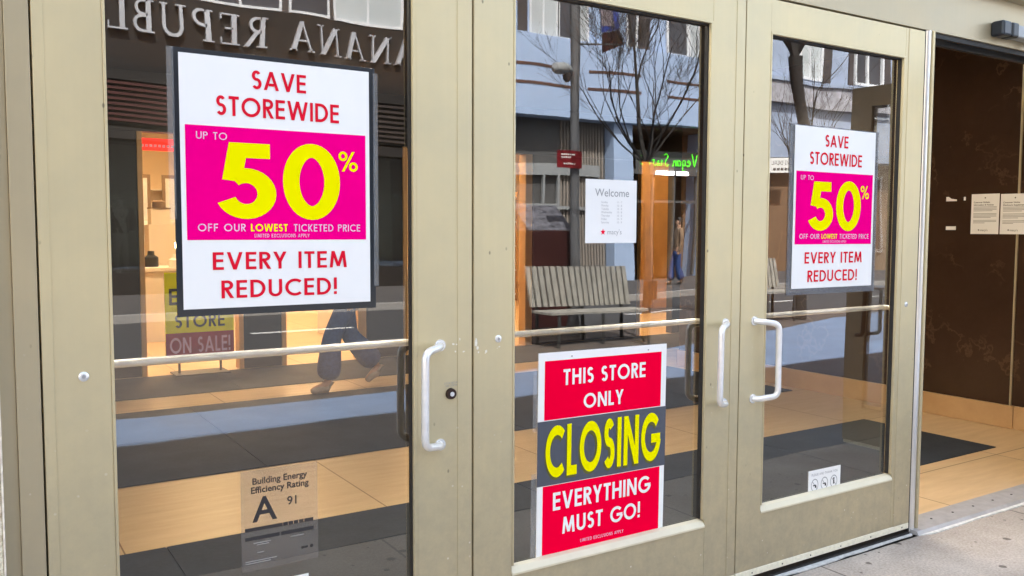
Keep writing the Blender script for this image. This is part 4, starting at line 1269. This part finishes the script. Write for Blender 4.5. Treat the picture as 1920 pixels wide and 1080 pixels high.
walk = dict(pel=(0, .02, .90), hipL=(.095, .02, .87), hipR=(-.095, .02, .87),
            kneL=(.09, -.16, .49), ankL=(.09, -.20, .085), toeL=(.10, -.36, .03),
            kneR=(-.09, .08, .48), ankR=(-.09, .36, .17), toeR=(-.09, .24, .04),
            elbL=(.24, .10, 1.12), wriL=(.22, .02, .90), elbR=(-.24, -.02, 1.12), wriR=(-.22, -.17, .93))
person('person in dark jeans and brown coat walking behind the left door', (2.78, 4.93, 0.001), R(-90), 1.72, walk,
       dict(skin=M['skin'], hair=M['hair'], trousers=M['denim'], shoe=M['shoe'], coat=M['coat']), coat_len=.22)
stand2 = dict(kneL=(.10, -.10, .50), ankL=(.10, -.12, .085), toeL=(.11, -.28, .03), ankR=(-.10, .16, .10), toeR=(-.11, .02, .03), kneR=(-.10, .02, .48))
person('pedestrian in a tan jacket across the street by the sushi shop', (16.6, -15.2, SW), R(-70), 1.74, stand2,
       dict(skin=M['skin'], hair=M['hair'], trousers=M['denim'], shoe=M['black_cloth'], coat=M['coat']), simple=True)

# ================================================================== STREET FURNITURE
def bench(label, x, y, L, rotz=0):
    t = thing('street_bench', label, 'bench', (x, y, SW), rotz, 'slatted benches on the pavement')
    n = int(L / .085)
    mb = MB()
    for k in range(n):
        xx = -L / 2 + (k + .5) * L / n
        lean = .10
        mb.v += [(xx - .030, -.02, .50), (xx + .030, -.02, .50), (xx + .030, .012, .50), (xx - .030, .012, .50),
                 (xx - .030, -.02 - lean, 1.0), (xx + .030, -.02 - lean, 1.0), (xx + .030, .012 - lean, 1.0), (xx - .030, .012 - lean, 1.0)]
        b = len(mb.v) - 8
        mb.f += [tuple(b + i for i in q) for q in ((0, 3, 2, 1), (4, 5, 6, 7), (0, 1, 5, 4), (1, 2, 6, 5), (2, 3, 7, 6), (3, 0, 4, 7))]
    mb.build('backrest', M['bench_wood'], t)
    mb = MB()
    for k in range(5):
        mb.box(-L / 2, L / 2, .03 + k * .085, .03 + k * .085 + .07, .43, .46)
    mb.build('seat', M['bench_wood'], t)
    mb = MB(); mb.box(-L / 2, L / 2, -.075, -.045, .58, .63); mb.box(-L / 2, L / 2, -.135, -.105, .86, .91)
    mb.build('back_rail', M['bench_metal'], t)
    for xx in (-L / 2 + .12, 0, L / 2 - .12):
        mb = MB(); mb.tube([(xx, -.03, 0), (xx, -.03, .45), (xx, -.13, .95)], .022, 8); mb.tube([(xx, .42, 0), (xx, .42, .44), (xx, -.03, .42)], .022, 8)
        mb.build('leg', M['bench_metal'], t)
    return t
bench('weathered slatted bench behind the sign pole', 6.73, -6.55, 1.60, 0)
bench('second slatted bench by the curved tree, further right', 10.75, -7.38, 1.5, 0)

pl = thing('sign_pole', 'grey street pole with lamp head and red street sign', 'street pole', (6.97, -7.05, SW))
mb = MB(); mb.tube([(0, 0, 0), (0, 0, .5), (0, 0, 6.5)], [.085, .07, .058], 14); mb.build('pole', M['steel_post'], pl, smooth=True)
mb = MB(); mb.tube([(0, 0, 0), (0, 0, .35)], [.14, .10], 14); mb.build('base', M['steel_post'], pl, smooth=True)
mb = MB(); mb.tube([(-.04, 0, 3.58), (-.12, .02, 3.62), (-.20, .03, 3.62), (-.36, .05, 3.60), (-.40, .05, 3.58)], [.02, .05, .075, .07, .03], 12)
lh = mb.build('lamp_head', M['lamp_grey'], pl, smooth=True)
mb = MB(); mb.tube([(-.16, .03, 3.57), (-.16, .03, 3.50), (-.16, .03, 3.46)], [.055, .06, .03], 12); mb.build('lens', M['win_dark'], lh, smooth=True)
sg = box('street_sign', (-.36, .06, .085, .095, 2.27, 2.52), M['sign_red'], pl)
mb = MB()
for z, a, b in ((2.46, -.30, -.02), (2.42, -.30, -.12), (2.33, -.26, -.02)):
    n = int((b - a) / .035)
    for k in range(n): mb.box(a + k * .035, a + k * .035 + .024, .0955, .097, z - .012, z + .012)
mb.build('sign_print', M['paper'], sg)
bn = thing('street_banner', 'blue and maroon banner hung from the sign pole', 'banner', (7.42, -7.05, 3.95))
mb = MB(); mb.prism_y([(-.02, .18), (.30, .26), (.22, 1.15), (-.10, 1.15)], -.006, .006); mb.build('blue_cloth', M['blue'], bn)
mb = MB(); mb.prism_y([(.0, -.10), (.38, .06), (.302, .255), (-.02, .175)], -.0065, .0065); mb.build('maroon_cloth', M['maroon'], bn)
mb = MB()
head = [(.03 + .055 * math.cos(a), .82 + .09 * math.sin(a)) for a in [i * math.pi / 8 for i in range(16)]]
mb.prism_y(head, .0062, .0085)
mb.prism_y([(-.03, .27), (.20, .30), (.17, .48), (.08, .58), (.06, .70), (.01, .70), (-.01, .58), (-.05, .50)], .0062, .0085)
mb.build('portrait_shape', plain('dull_portrait_print', (0.26, 0.22, 0.25), .7), bn)
mb = MB(); mb.tube([(-.45, 0, 1.16), (.25, 0, 1.16)], .012, 8); mb.tube([(-.45, 0, -.02), (.36, 0, .05)], .012, 8); mb.build('bracket', M['steel_post'], bn)

ki = thing('news_box', 'dark maroon news cabinet with papers heaped on top', 'news box', (6.75, -7.45, SW))
box('cabinet', (-.34, .34, -.22, .22, .12, 1.42), M['maroon'], ki, 0.01)
mb = MB()
for x in (-.28, .28):
    for y in (-.16, .16): mb.box(x - .03, x + .03, y - .03, y + .03, 0, .1195)
mb.build('foot', M['bench_metal'], ki)
mb = MB()
mb.v += [(-.34, -.2, 1.425), (.34, -.2, 1.425), (.34, .2, 1.425), (-.34, .2, 1.425), (-.34, -.2, 1.78), (.34, -.2, 1.78), (.34, .0, 1.60), (-.34, .0, 1.60)]
mb.f += [(0, 3, 2, 1), (4, 5, 6, 7), (0, 1, 5, 4), (1, 2, 6, 5), (2, 3, 7, 6), (3, 0, 4, 7)]
mb.build('display_rack', M['paper_mix'], ki)

bx = thing('meter_post', 'small black box on a thin post beside the bench', 'post', (7.17, -5.75, SW))
mb = MB(); mb.tube([(0, 0, 0), (0, 0, .62)], .022, 8); mb.build('post', M['bench_metal'], bx)
box('box', (-.085, .085, -.05, .05, .62, .86), M['black'], bx, 0.01)

# bare street trees
def bare_tree(label, x, y, trunk_pts, trunk_r, seed, spread, levels, length, crown_from, leader=None, group='bare street trees', nfork=5):
    t = thing('street_tree', label, 'tree', (x, y, SW), 0, group)
    mb = MB(); mb.tube(trunk_pts, trunk_r, 10)
    mb.build('trunk', M['bark'], t, smooth=True)
    rr = random.Random(seed); bm_ = MB()
    def grow(p, d, L, r, lev):
        path = [p]; rad = [r]
        q = p.copy(); dd = d.copy()
        steps = 4
        for i in range(steps):
            dd = (dd + Vector((rr.uniform(-.24, .24), rr.uniform(-.24, .24), rr.uniform(-.02, .14)))).normalized()
            q = q + dd * L / steps
            path.append(q.copy()); rad.append(r * (1 - .6 * (i + 1) / steps))
            if lev > 0 and i > 0 or (lev > 0 and i == 0 and rr.random() < .4):
                for _ in range(1 if lev > 1 else 2):
                    ax = Vector((rr.uniform(-1, 1), rr.uniform(-1, 1), rr.uniform(-.2, .6)))
                    nd = (dd + ax.normalized() * rr.uniform(.5, .95)).normalized()
                    grow(q, nd, L * rr.uniform(.45, .7), rad[-1] * .68, lev - 1)
        bm_.tube(path, [max(.0018, a) for a in rad], 5 if r > .01 else 3, caps=False)
    p0 = Vector(trunk_pts[-1]); r0 = trunk_r[-1]
    for k in range(nfork):
        an = 2 * math.pi * k / nfork + rr.uniform(-.3, .3)
        sp = spread * rr.uniform(.55, 1.45)
        d = Vector((math.cos(an) * sp, math.sin(an) * sp, 1)).normalized()
        grow(p0 - Vector((0, 0, .02)), d, length * rr.uniform(.8, 1.1), r0 * rr.uniform(.26, .40), levels)
    grow(p0 - Vector((0, 0, .02)), Vector((0, 0, 1)), length * 1.25, r0 * .7, levels)
    bm_.build('branches', M['bark'], t)
    return t
bare_tree('slender bare tree with many fanned branches behind the bench', 7.62, -6.35, [(0, 0, 0), (.01, .0, .8), (0, .01, 1.6), (-.01, 0, 2.35)], [.055, .045, .038, .042], 11, .75, 4, 1.75, 2.3, nfork=8)
bare_tree('thick dark tree with a curved forking trunk near the second bench', 11.75, -7.15, [(.0, 0, 0), (.06, 0, 1.2), (.06, 0, 2.4), (.03, 0, 2.98), (-.02, 0, 3.2), (-.15, 0, 3.56), (-.25, 0, 3.9), (-.28, 0, 4.28)], [.13, .10, .10, .105, .11, .115, .12, .13], 23, .60, 3, 2.6, 3.8)
bare_tree('distant bare tree by the far kerb', 20.0, -12.0 - 1.9, [(0, 0, 0), (.05, 0, 1.4), (0, 0, 2.6)], [.10, .08, .08], 31, .5, 3, 2.2, 2.6)

# ================================================================== BUILDINGS ACROSS THE STREET (front faces y = -18, facing +y)
FY = -18.0
def window(parent, x0, x1, z0, z1, panes=1, mat='win_dark', fw=.06, proud=.05, mull_h=None):
    mb = MB()
    mb.box(x0 - fw, x0, FY, FY + proud, z0 - fw, z1 + fw); mb.box(x1, x1 + fw, FY, FY + proud, z0 - fw, z1 + fw)
    mb.box(x0, x1, FY, FY + proud, z1, z1 + fw); mb.box(x0, x1, FY, FY + proud * 1.4, z0 - fw, z0)
    for k in range(1, panes):
        xx = x0 + (x1 - x0) * k / panes
        mb.box(xx - fw * .4, xx + fw * .4, FY + .016, FY + proud * .8, z0, z1)
    if mull_h: mb.box(x0, x1, FY + .016, FY + proud * .7, z0 + (z1 - z0) * mull_h - .02, z0 + (z1 - z0) * mull_h + .02)
    w = mb.build('window', M['win_frame'], parent)
    box('pane', (x0, x1, FY + .001, FY + .015, z0, z1), M[mat], w)
    return w

b1 = thing('clothing_store', 'dark brown clothing store with silver serif letters across the street', 'building')
box('wall', (-10, 12.0, FY - 11, FY, 6.45, 11), M['pier_dark'], b1)
box('fascia', (-10, 12.0, FY - 1.0, FY + .12, 4.62, 6.449), M['br_brown'], b1)
box('wall', (-10, 12.0, FY - 11, FY - 1.01, -.1, 6.449), M['br_brown'], b1)
box('roof', (-10, 12.0, FY - 11, FY, 11.0, 11.2), M['roofing'], b1)
# the name reads from the far (+x) end, as seen from this side of the street
o = lettering('store_name', 'BANANA REPUBLIC', 0, 8.9, 5.6, 6.27, 0, M['letters'], None, .16, .17, serif=True, thick=.10)
o.parent = b1; o.location = (10.62, FY + .121, 0); o.rotation_euler = (0, 0, R(180))
for x0, x1 in ((2.2, 4.1), (8.6, 10.0), (-2.5, -.6), (5.2, 7.4)):
    mb = MB()
    for k in range(8):
        z = 3.72 + k * .115
        mb.box(x0, x1, FY + .0, FY + .10, z, z + .055)
    lv = mb.build('louvre', plain('louvre_brown', (0.05, 0.036, 0.032), .5) if x0 != 2.2 else plain('louvre_red_glow', (0.075, 0.018, 0.016), .5), b1)  # red glow on the one louvre is put into its colour
    box('louvre_back', (x0, x1, FY - .05, FY - .01, 3.66, 4.619), M['black'], lv)
for x0, x1 in ((-10, -2.51), (-.59, 2.19), (4.11, 5.19), (7.41, 8.59), (10.01, 12.0)):
    box('fascia_panel', (x0, x1, FY - .9, FY + .06, 3.60, 4.6195), M['br_brown'], b1)
box('beam', (-10, 12.0, FY - .9, FY + .08, 3.35, 3.599), M['br_brown'], b1)
for x in (-9.9, -5.0, -.2, 1.95, 4.3, 7.2, 9.9, 11.7):
    box('pillar', (x - .16, x + .16, FY - .9, FY + .10, -.1, 3.349), M['br_brown'], b1)
for x0, x1, kind in ((-4.8, -.4, 0), (2.12, 4.13, 0), (4.47, 7.03, 1), (7.37, 9.73, 0), (10.07, 11.53, 1)):
    w = box('shop_window', (x0, x1, FY - .06, FY - .04, .45, 3.3), glass_mat('shop_glass', (.75, .77, .76), 1.5, .05), b1)
    box('stall_riser', (x0, x1, FY - .10, FY + .04, -.1, .449), M['br_brown'], w)
    box('display_back', (x0, x1, FY - .88, FY - .84, .45, 3.3), plain('display_backdrop', (0.42, 0.44, 0.40) if kind == 0 else (0.16, 0.10, 0.08), .7), w)
for x0 in (8.84, 5.6, 2.3, -1.0):
    window(b1, x0 - .9, x0 + .8, 6.55, 8.1, 2, 'win_light' if x0 > 8 else 'win_dark')
for x0 in (10.6, 7.2, 3.9, .6):
    window(b1, x0 - .5, x0 + .5, 6.55, 8.1, 1, 'win_dark')
# clothed display figure in the window
mq = thing('mannequin', 'dark jacketed mannequin in the clothing store window', 'mannequin', (2.95, FY - .45, .45))
skin_mesh('body', [(0, 0, .02), (.09, 0, .45), (.07, 0, .88), (0, 0, .95), (-.09, 0, .45), (-.09, 0, .02), (0, 0, 1.3), (0, 0, 1.48), (0, 0, 1.66), (.19, 0, 1.40), (.24, 0, 1.1), (.22, -.05, .86), (-.19, 0, 1.40), (-.24, 0, 1.1), (-.22, -.05, .86), (.09, 0, .02)],
          [(3, 2), (2, 1), (1, 15), (3, 4), (4, 5), (3, 6), (6, 7), (7, 8), (6, 9), (9, 10), (10, 11), (6, 12), (12, 13), (13, 14), (5, 0)], [.04, .06, .08, .13, .06, .045, .14, .05, .075, .06, .045, .03, .06, .045, .03, .045], M['mannequin'], mq, 1, 3)
skin_mesh('jacket', [(0, 0, .80), (0, 0, 1.1), (0, 0, 1.32), (.19, 0, 1.40), (.24, 0, 1.1), (.22, -.05, .90), (-.19, 0, 1.40), (-.24, 0, 1.1), (-.22, -.05, .90)],
          [(0, 1), (1, 2), (2, 3), (3, 4), (4, 5), (2, 6), (6, 7), (7, 8)], [(.19, .15), (.17, .13), (.18, .14), .085, .07, .055, .085, .07, .055], M['black_cloth'], mq, 1, 1)

b2 = thing('white_building', 'white panelled building with slotted fascia across the street', 'building')
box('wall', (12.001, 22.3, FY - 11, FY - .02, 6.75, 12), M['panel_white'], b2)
box('roof', (12.001, 22.3, FY - 11, FY - .02, 12.0, 12.2), M['roofing'], b2)
for i, (a, b) in enumerate(((12.001, 14.985), (15.0, 17.885), (17.9, 22.3))):
    box('fascia_panel', (a, b, FY - 1.0, FY + .25 if i != 9 else FY, 4.70, 6.80), M['panel_white'], b2, 0.004)
for a, b in ((12.9, 14.93), (15.47, 17.43), (18.30, 20.2), (20.7, 22.2)):
    for z in (6.00, 5.55):
        box('slot', (a, b, FY + .2505, FY + .262, z - .035, z + .035), M['rust'], b2)
for x0, x1, p, m_ in ((12.2, 12.75, 1, 'win_dark'), (13.55, 14.50, 2, 'win_light'), (14.6, 15.0, 1, 'win_dark'), (15.1, 15.5, 1, 'win_light'), (17.1, 17.42, 1, 'win_dark'), (18.6, 19.35, 1, 'win_dark'), (19.5, 19.9, 1, 'win_light'), (20.6, 21.6, 2, 'win_dark')):
    window(b2, x0, x1, 6.86, 9.2, p, m_, .07, .05, .45)
for x0, x1 in ((13.05, 13.40), (17.5, 17.95), (20.0, 20.5)):
    box('window_pier', (x0, x1, FY - .019, FY + .03, 6.82, 9.3), M['pier_dark'], b2)
box('pillar', (12.2, 13.1, FY - 1.0, FY + .05, -.1, 4.699), M['panel_white'], b2, 0.01)
box('pillar', (16.62, 17.35, FY - 1.0, FY + .05, -.1, 4.699), M['panel_white'], b2, 0.01)
box('pillar', (20.5, 22.3, FY - 1.0, FY + .02, -.1, 4.699), M['panel_white'], b2, 0.01)
# left unit: dark shopfront, white transom, ribbed blind
box('shop_recess', (13.1, 16.62, FY - 1.0, FY - .35, -.1, 4.699), M['shop_grey'], b2)
mb = MB()
for k in range(15):
    mb.box(14.85 + k * .115, 14.85 + k * .115 + .06, FY - .3495, FY - .30, .4, 4.69)
mb.build('ribbed_blind', M['blind'], b2)
box('transom', (13.1, 16.3, FY - .295, FY - .2, 2.95, 3.30), M['lamp_grey'], b2)
mb = MB()
for x in (13.25, 14.2, 14.7): mb.box(x, x + .07, FY - .293, FY - .2, .05, 2.949)
mb.box(13.32, 14.2, FY - .292, FY - .21, 2.05, 2.12); mb.box(14.27, 14.7, FY - .292, FY - .21, 2.05, 2.12); mb.box(14.77, 16.3, FY - .292, FY - .21, 1.95, 2.05)
mb.build('shopfront_frame', M['lamp_grey'], b2)
# right unit: lit eatery
box('shop_recess', (17.35, 20.5, FY - 3.6, FY - 3.5, -.1, 4.699), M['shop_brown'], b2)
box('shop_ceiling', (17.35, 20.5, FY - 3.5, FY - .1, 4.60, 4.699), M['shop_brown'], b2)
box('shop_side', (17.35, 17.45, FY - 3.5, FY - 1.01, -.1, 4.6), M['shop_brown'], b2)
box('shop_side', (20.40, 20.5, FY - 3.5, FY - 1.01, -.1, 4.6), M['shop_brown'], b2)
box('sign_beam', (17.36, 20.49, FY - .5, FY - .3, 3.15, 3.3), M['shop_grey'], b2)
mb = MB()
for x in (17.40, 18.35, 19.3, 20.38): mb.box(x, x + .08, FY - .45, FY - .36, 0, 3.149)
mb.box(17.48, 20.38, FY - .44, FY - .37, 2.25, 2.33)
mb.build('shopfront_frame', M['shop_grey'], b2)
ne = thing('neon_sign', 'green neon script sign over the eatery across the street', 'neon sign', (20.30, FY - .28, 3.45), R(180))
# script lettering bent from tube
def neon_word(txt, x, s, wd):
    mb_ = MB()
    sh = {'V': [[(0, 1), (.25, 0), (.6, 1.05)]], 'e': [[(.05, .3), (.4, .35), (.35, .55), (.15, .5), (.08, .2), (.3, 0), (.5, .15)]], 'g': [[(.4, .5), (.1, .5), (.1, .1), (.38, .1), (.42, .5), (.36, -.35), (.05, -.3)]],
          'a': [[(.42, .5), (.12, .5), (.08, .05), (.36, .08), (.42, .5), (.5, .02)]], 'n': [[(.05, .5), (.08, 0), (.1, .35), (.3, .52), (.38, 0), (.5, .05)]],
          'S': [[(.5, .9), (.3, 1.05), (.08, .8), (.42, .35), (.3, 0), (.0, .15)]], 'u': [[(.05, .5), (.1, .05), (.32, .05), (.4, .5), (.45, 0)]], 's': [[(.36, .45), (.15, .5), (.3, .2), (.2, 0), (.02, .1)]],
          'h': [[(.08, 1.05), (.06, 0), (.12, .35), (.32, .5), (.38, 0)]], 'i': [[(.12, .5), (.12, .0), (.2, .05)], [(.13, .7), (.14, .76)]]}
    for ch in txt:
        for line in sh.get(ch, []):
            mb_.tube(round_path([(x + a * s, 0, b * s) for a, b in line], .05, 3) if len(line) > 2 else [(x + a * s, 0, b * s) for a, b in line], .016, 6)
        x += (.62 if ch in 'VS' else .28 if ch == 'i' else .5) * s * wd
    return mb_, x
m1, xe = neon_word('Vegan', 0, .42, 1.1)
m2, xe = neon_word('Sushi', xe + .12, .42, 1.1)
m1.v, m1.f = m1.v + m2.v, m1.f + [tuple(i + len(m1.v) for i in f) for f in m2.f]
m1.build('neon_tube', M['neon'], ne)
box('backing', (-.05, 2.55, .03, .05, -.15, .50), M['shop_grey'], ne)
ws = thing('lit_sign', 'white illuminated letters under the green neon sign', 'sign', (19.9, FY - .29, 3.16), R(180))
mb = MB(); rr = random.Random(8); x = 0
for wl_ in (5, 7):
    for k in range(wl_):
        w = rr.uniform(.07, .11); mb.box(x, x + w, -.03, 0, 0.0, .13); x += w + .025
    x += .12
mb.build('letter_row', M['lit_white'], ws)
el = thing('strip_light', 'long white ceiling strip light inside the eatery', 'ceiling light', (17.95, FY - 1.6, 4.59))
box('housing', (-.7, .7, -.06, .06, -.03, -.0005), M['display_white'], el); box('tube', (-.66, .66, -.04, .04, -.055, -.031), M['lit_white'], el)

b3 = thing('grey_building', 'blue-grey stone building with tall windows down the street', 'building')
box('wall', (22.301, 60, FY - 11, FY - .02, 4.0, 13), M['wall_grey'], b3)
box('roof', (22.301, 60, FY - 11, FY - .02, 13.0, 13.2), M['roofing'], b3)
box('ledge', (22.301, 60, FY - .019, FY + .16, 5.75, 6.45), M['ledge_grey'], b3)
box('cornice', (22.301, 60, FY - .019, FY + .22, 6.4505, 6.58), M['wall_grey'], b3)
box('shop_wall', (22.301, 60, FY - 11, FY - .6, -.1, 3.999), M['shop_brown'], b3)
for k in range(8):
    box('pillar', (22.4 + k * 4.6, 23.1 + k * 4.6, FY - .599, FY, -.1, 3.999), M['wall_grey'], b3)
for k in range(9):
    x = 24.5 + k * 3.15
    window(b3, x + .28, x + 1.5, 6.75, 9.6, 2, 'win_light' if k % 2 == 0 else 'win_dark', .10, .10, .5)
    box('window_pier', (x + 1.68, x + 2.02, FY - .019, FY + .06, 6.59, 9.8), M['pier_dark'], b3)
    box('window_pier', (x - .14, x + .12, FY - .019, FY + .06, 6.59, 9.8), M['pier_dark'], b3)
sb = thing('shop_sign', 'small white shop board with dark print on the grey building', 'sign', (23.95, FY + .03, 3.45), R(180))
box('board', (-.5, .6, -.03, 0, 0, .52), M['paper'], sb)
font_text('lettering', 'BIG DEAL', .20, M['ink'], sb, (.05, -.0312, .28), align='CENTER'); 
mb = MB(); [mb.box(-.35 + k * .16, -.35 + k * .16 + .11, -.033, -.0302, .08, .17) for k in range(5)]; mb.build('small_print', M['ink'], sb)
b4 = thing('buff_building', 'buff masonry building at the left end of the street', 'building')
box('wall', (-50, -10.001, FY - 11, FY - .02, -.1, 12), M['wall_buff'], b4)
box('roof', (-50, -10.001, FY - 11, FY - .02, 12, 12.2), M['roofing'], b4)
for k in range(10):
    window(b4, -13 - k * 3.4, -11.5 - k * 3.4, 5.6, 7.6, 2, 'win_dark', .08, .06, .5)
    window(b4, -13 - k * 3.4, -11.5 - k * 3.4, .8, 3.4, 2, 'win_dark', .10, .06)
b5 = thing('corner_building', 'brown brick building beside the store at the right end', 'building')
box('wall', (22.002, 60, 0.0, 12, -.1, 10), brick_mat('brown_brick', (.22, .12, .08), (.27, .15, .10), (.3, .28, .25), .22, .075, .01, vertical=True), b5)
for k in range(10):
    mb = MB(); x = 23.5 + k * 3.5
    mb.box(x, x + 1.4, -.03, -.0005, 4.6, 6.6)
    w = mb.build('window', M['win_frame'], b5)
    box('pane', (x + .08, x + 1.32, -.036, -.0305, 4.7, 6.5), M['win_dark'], w)
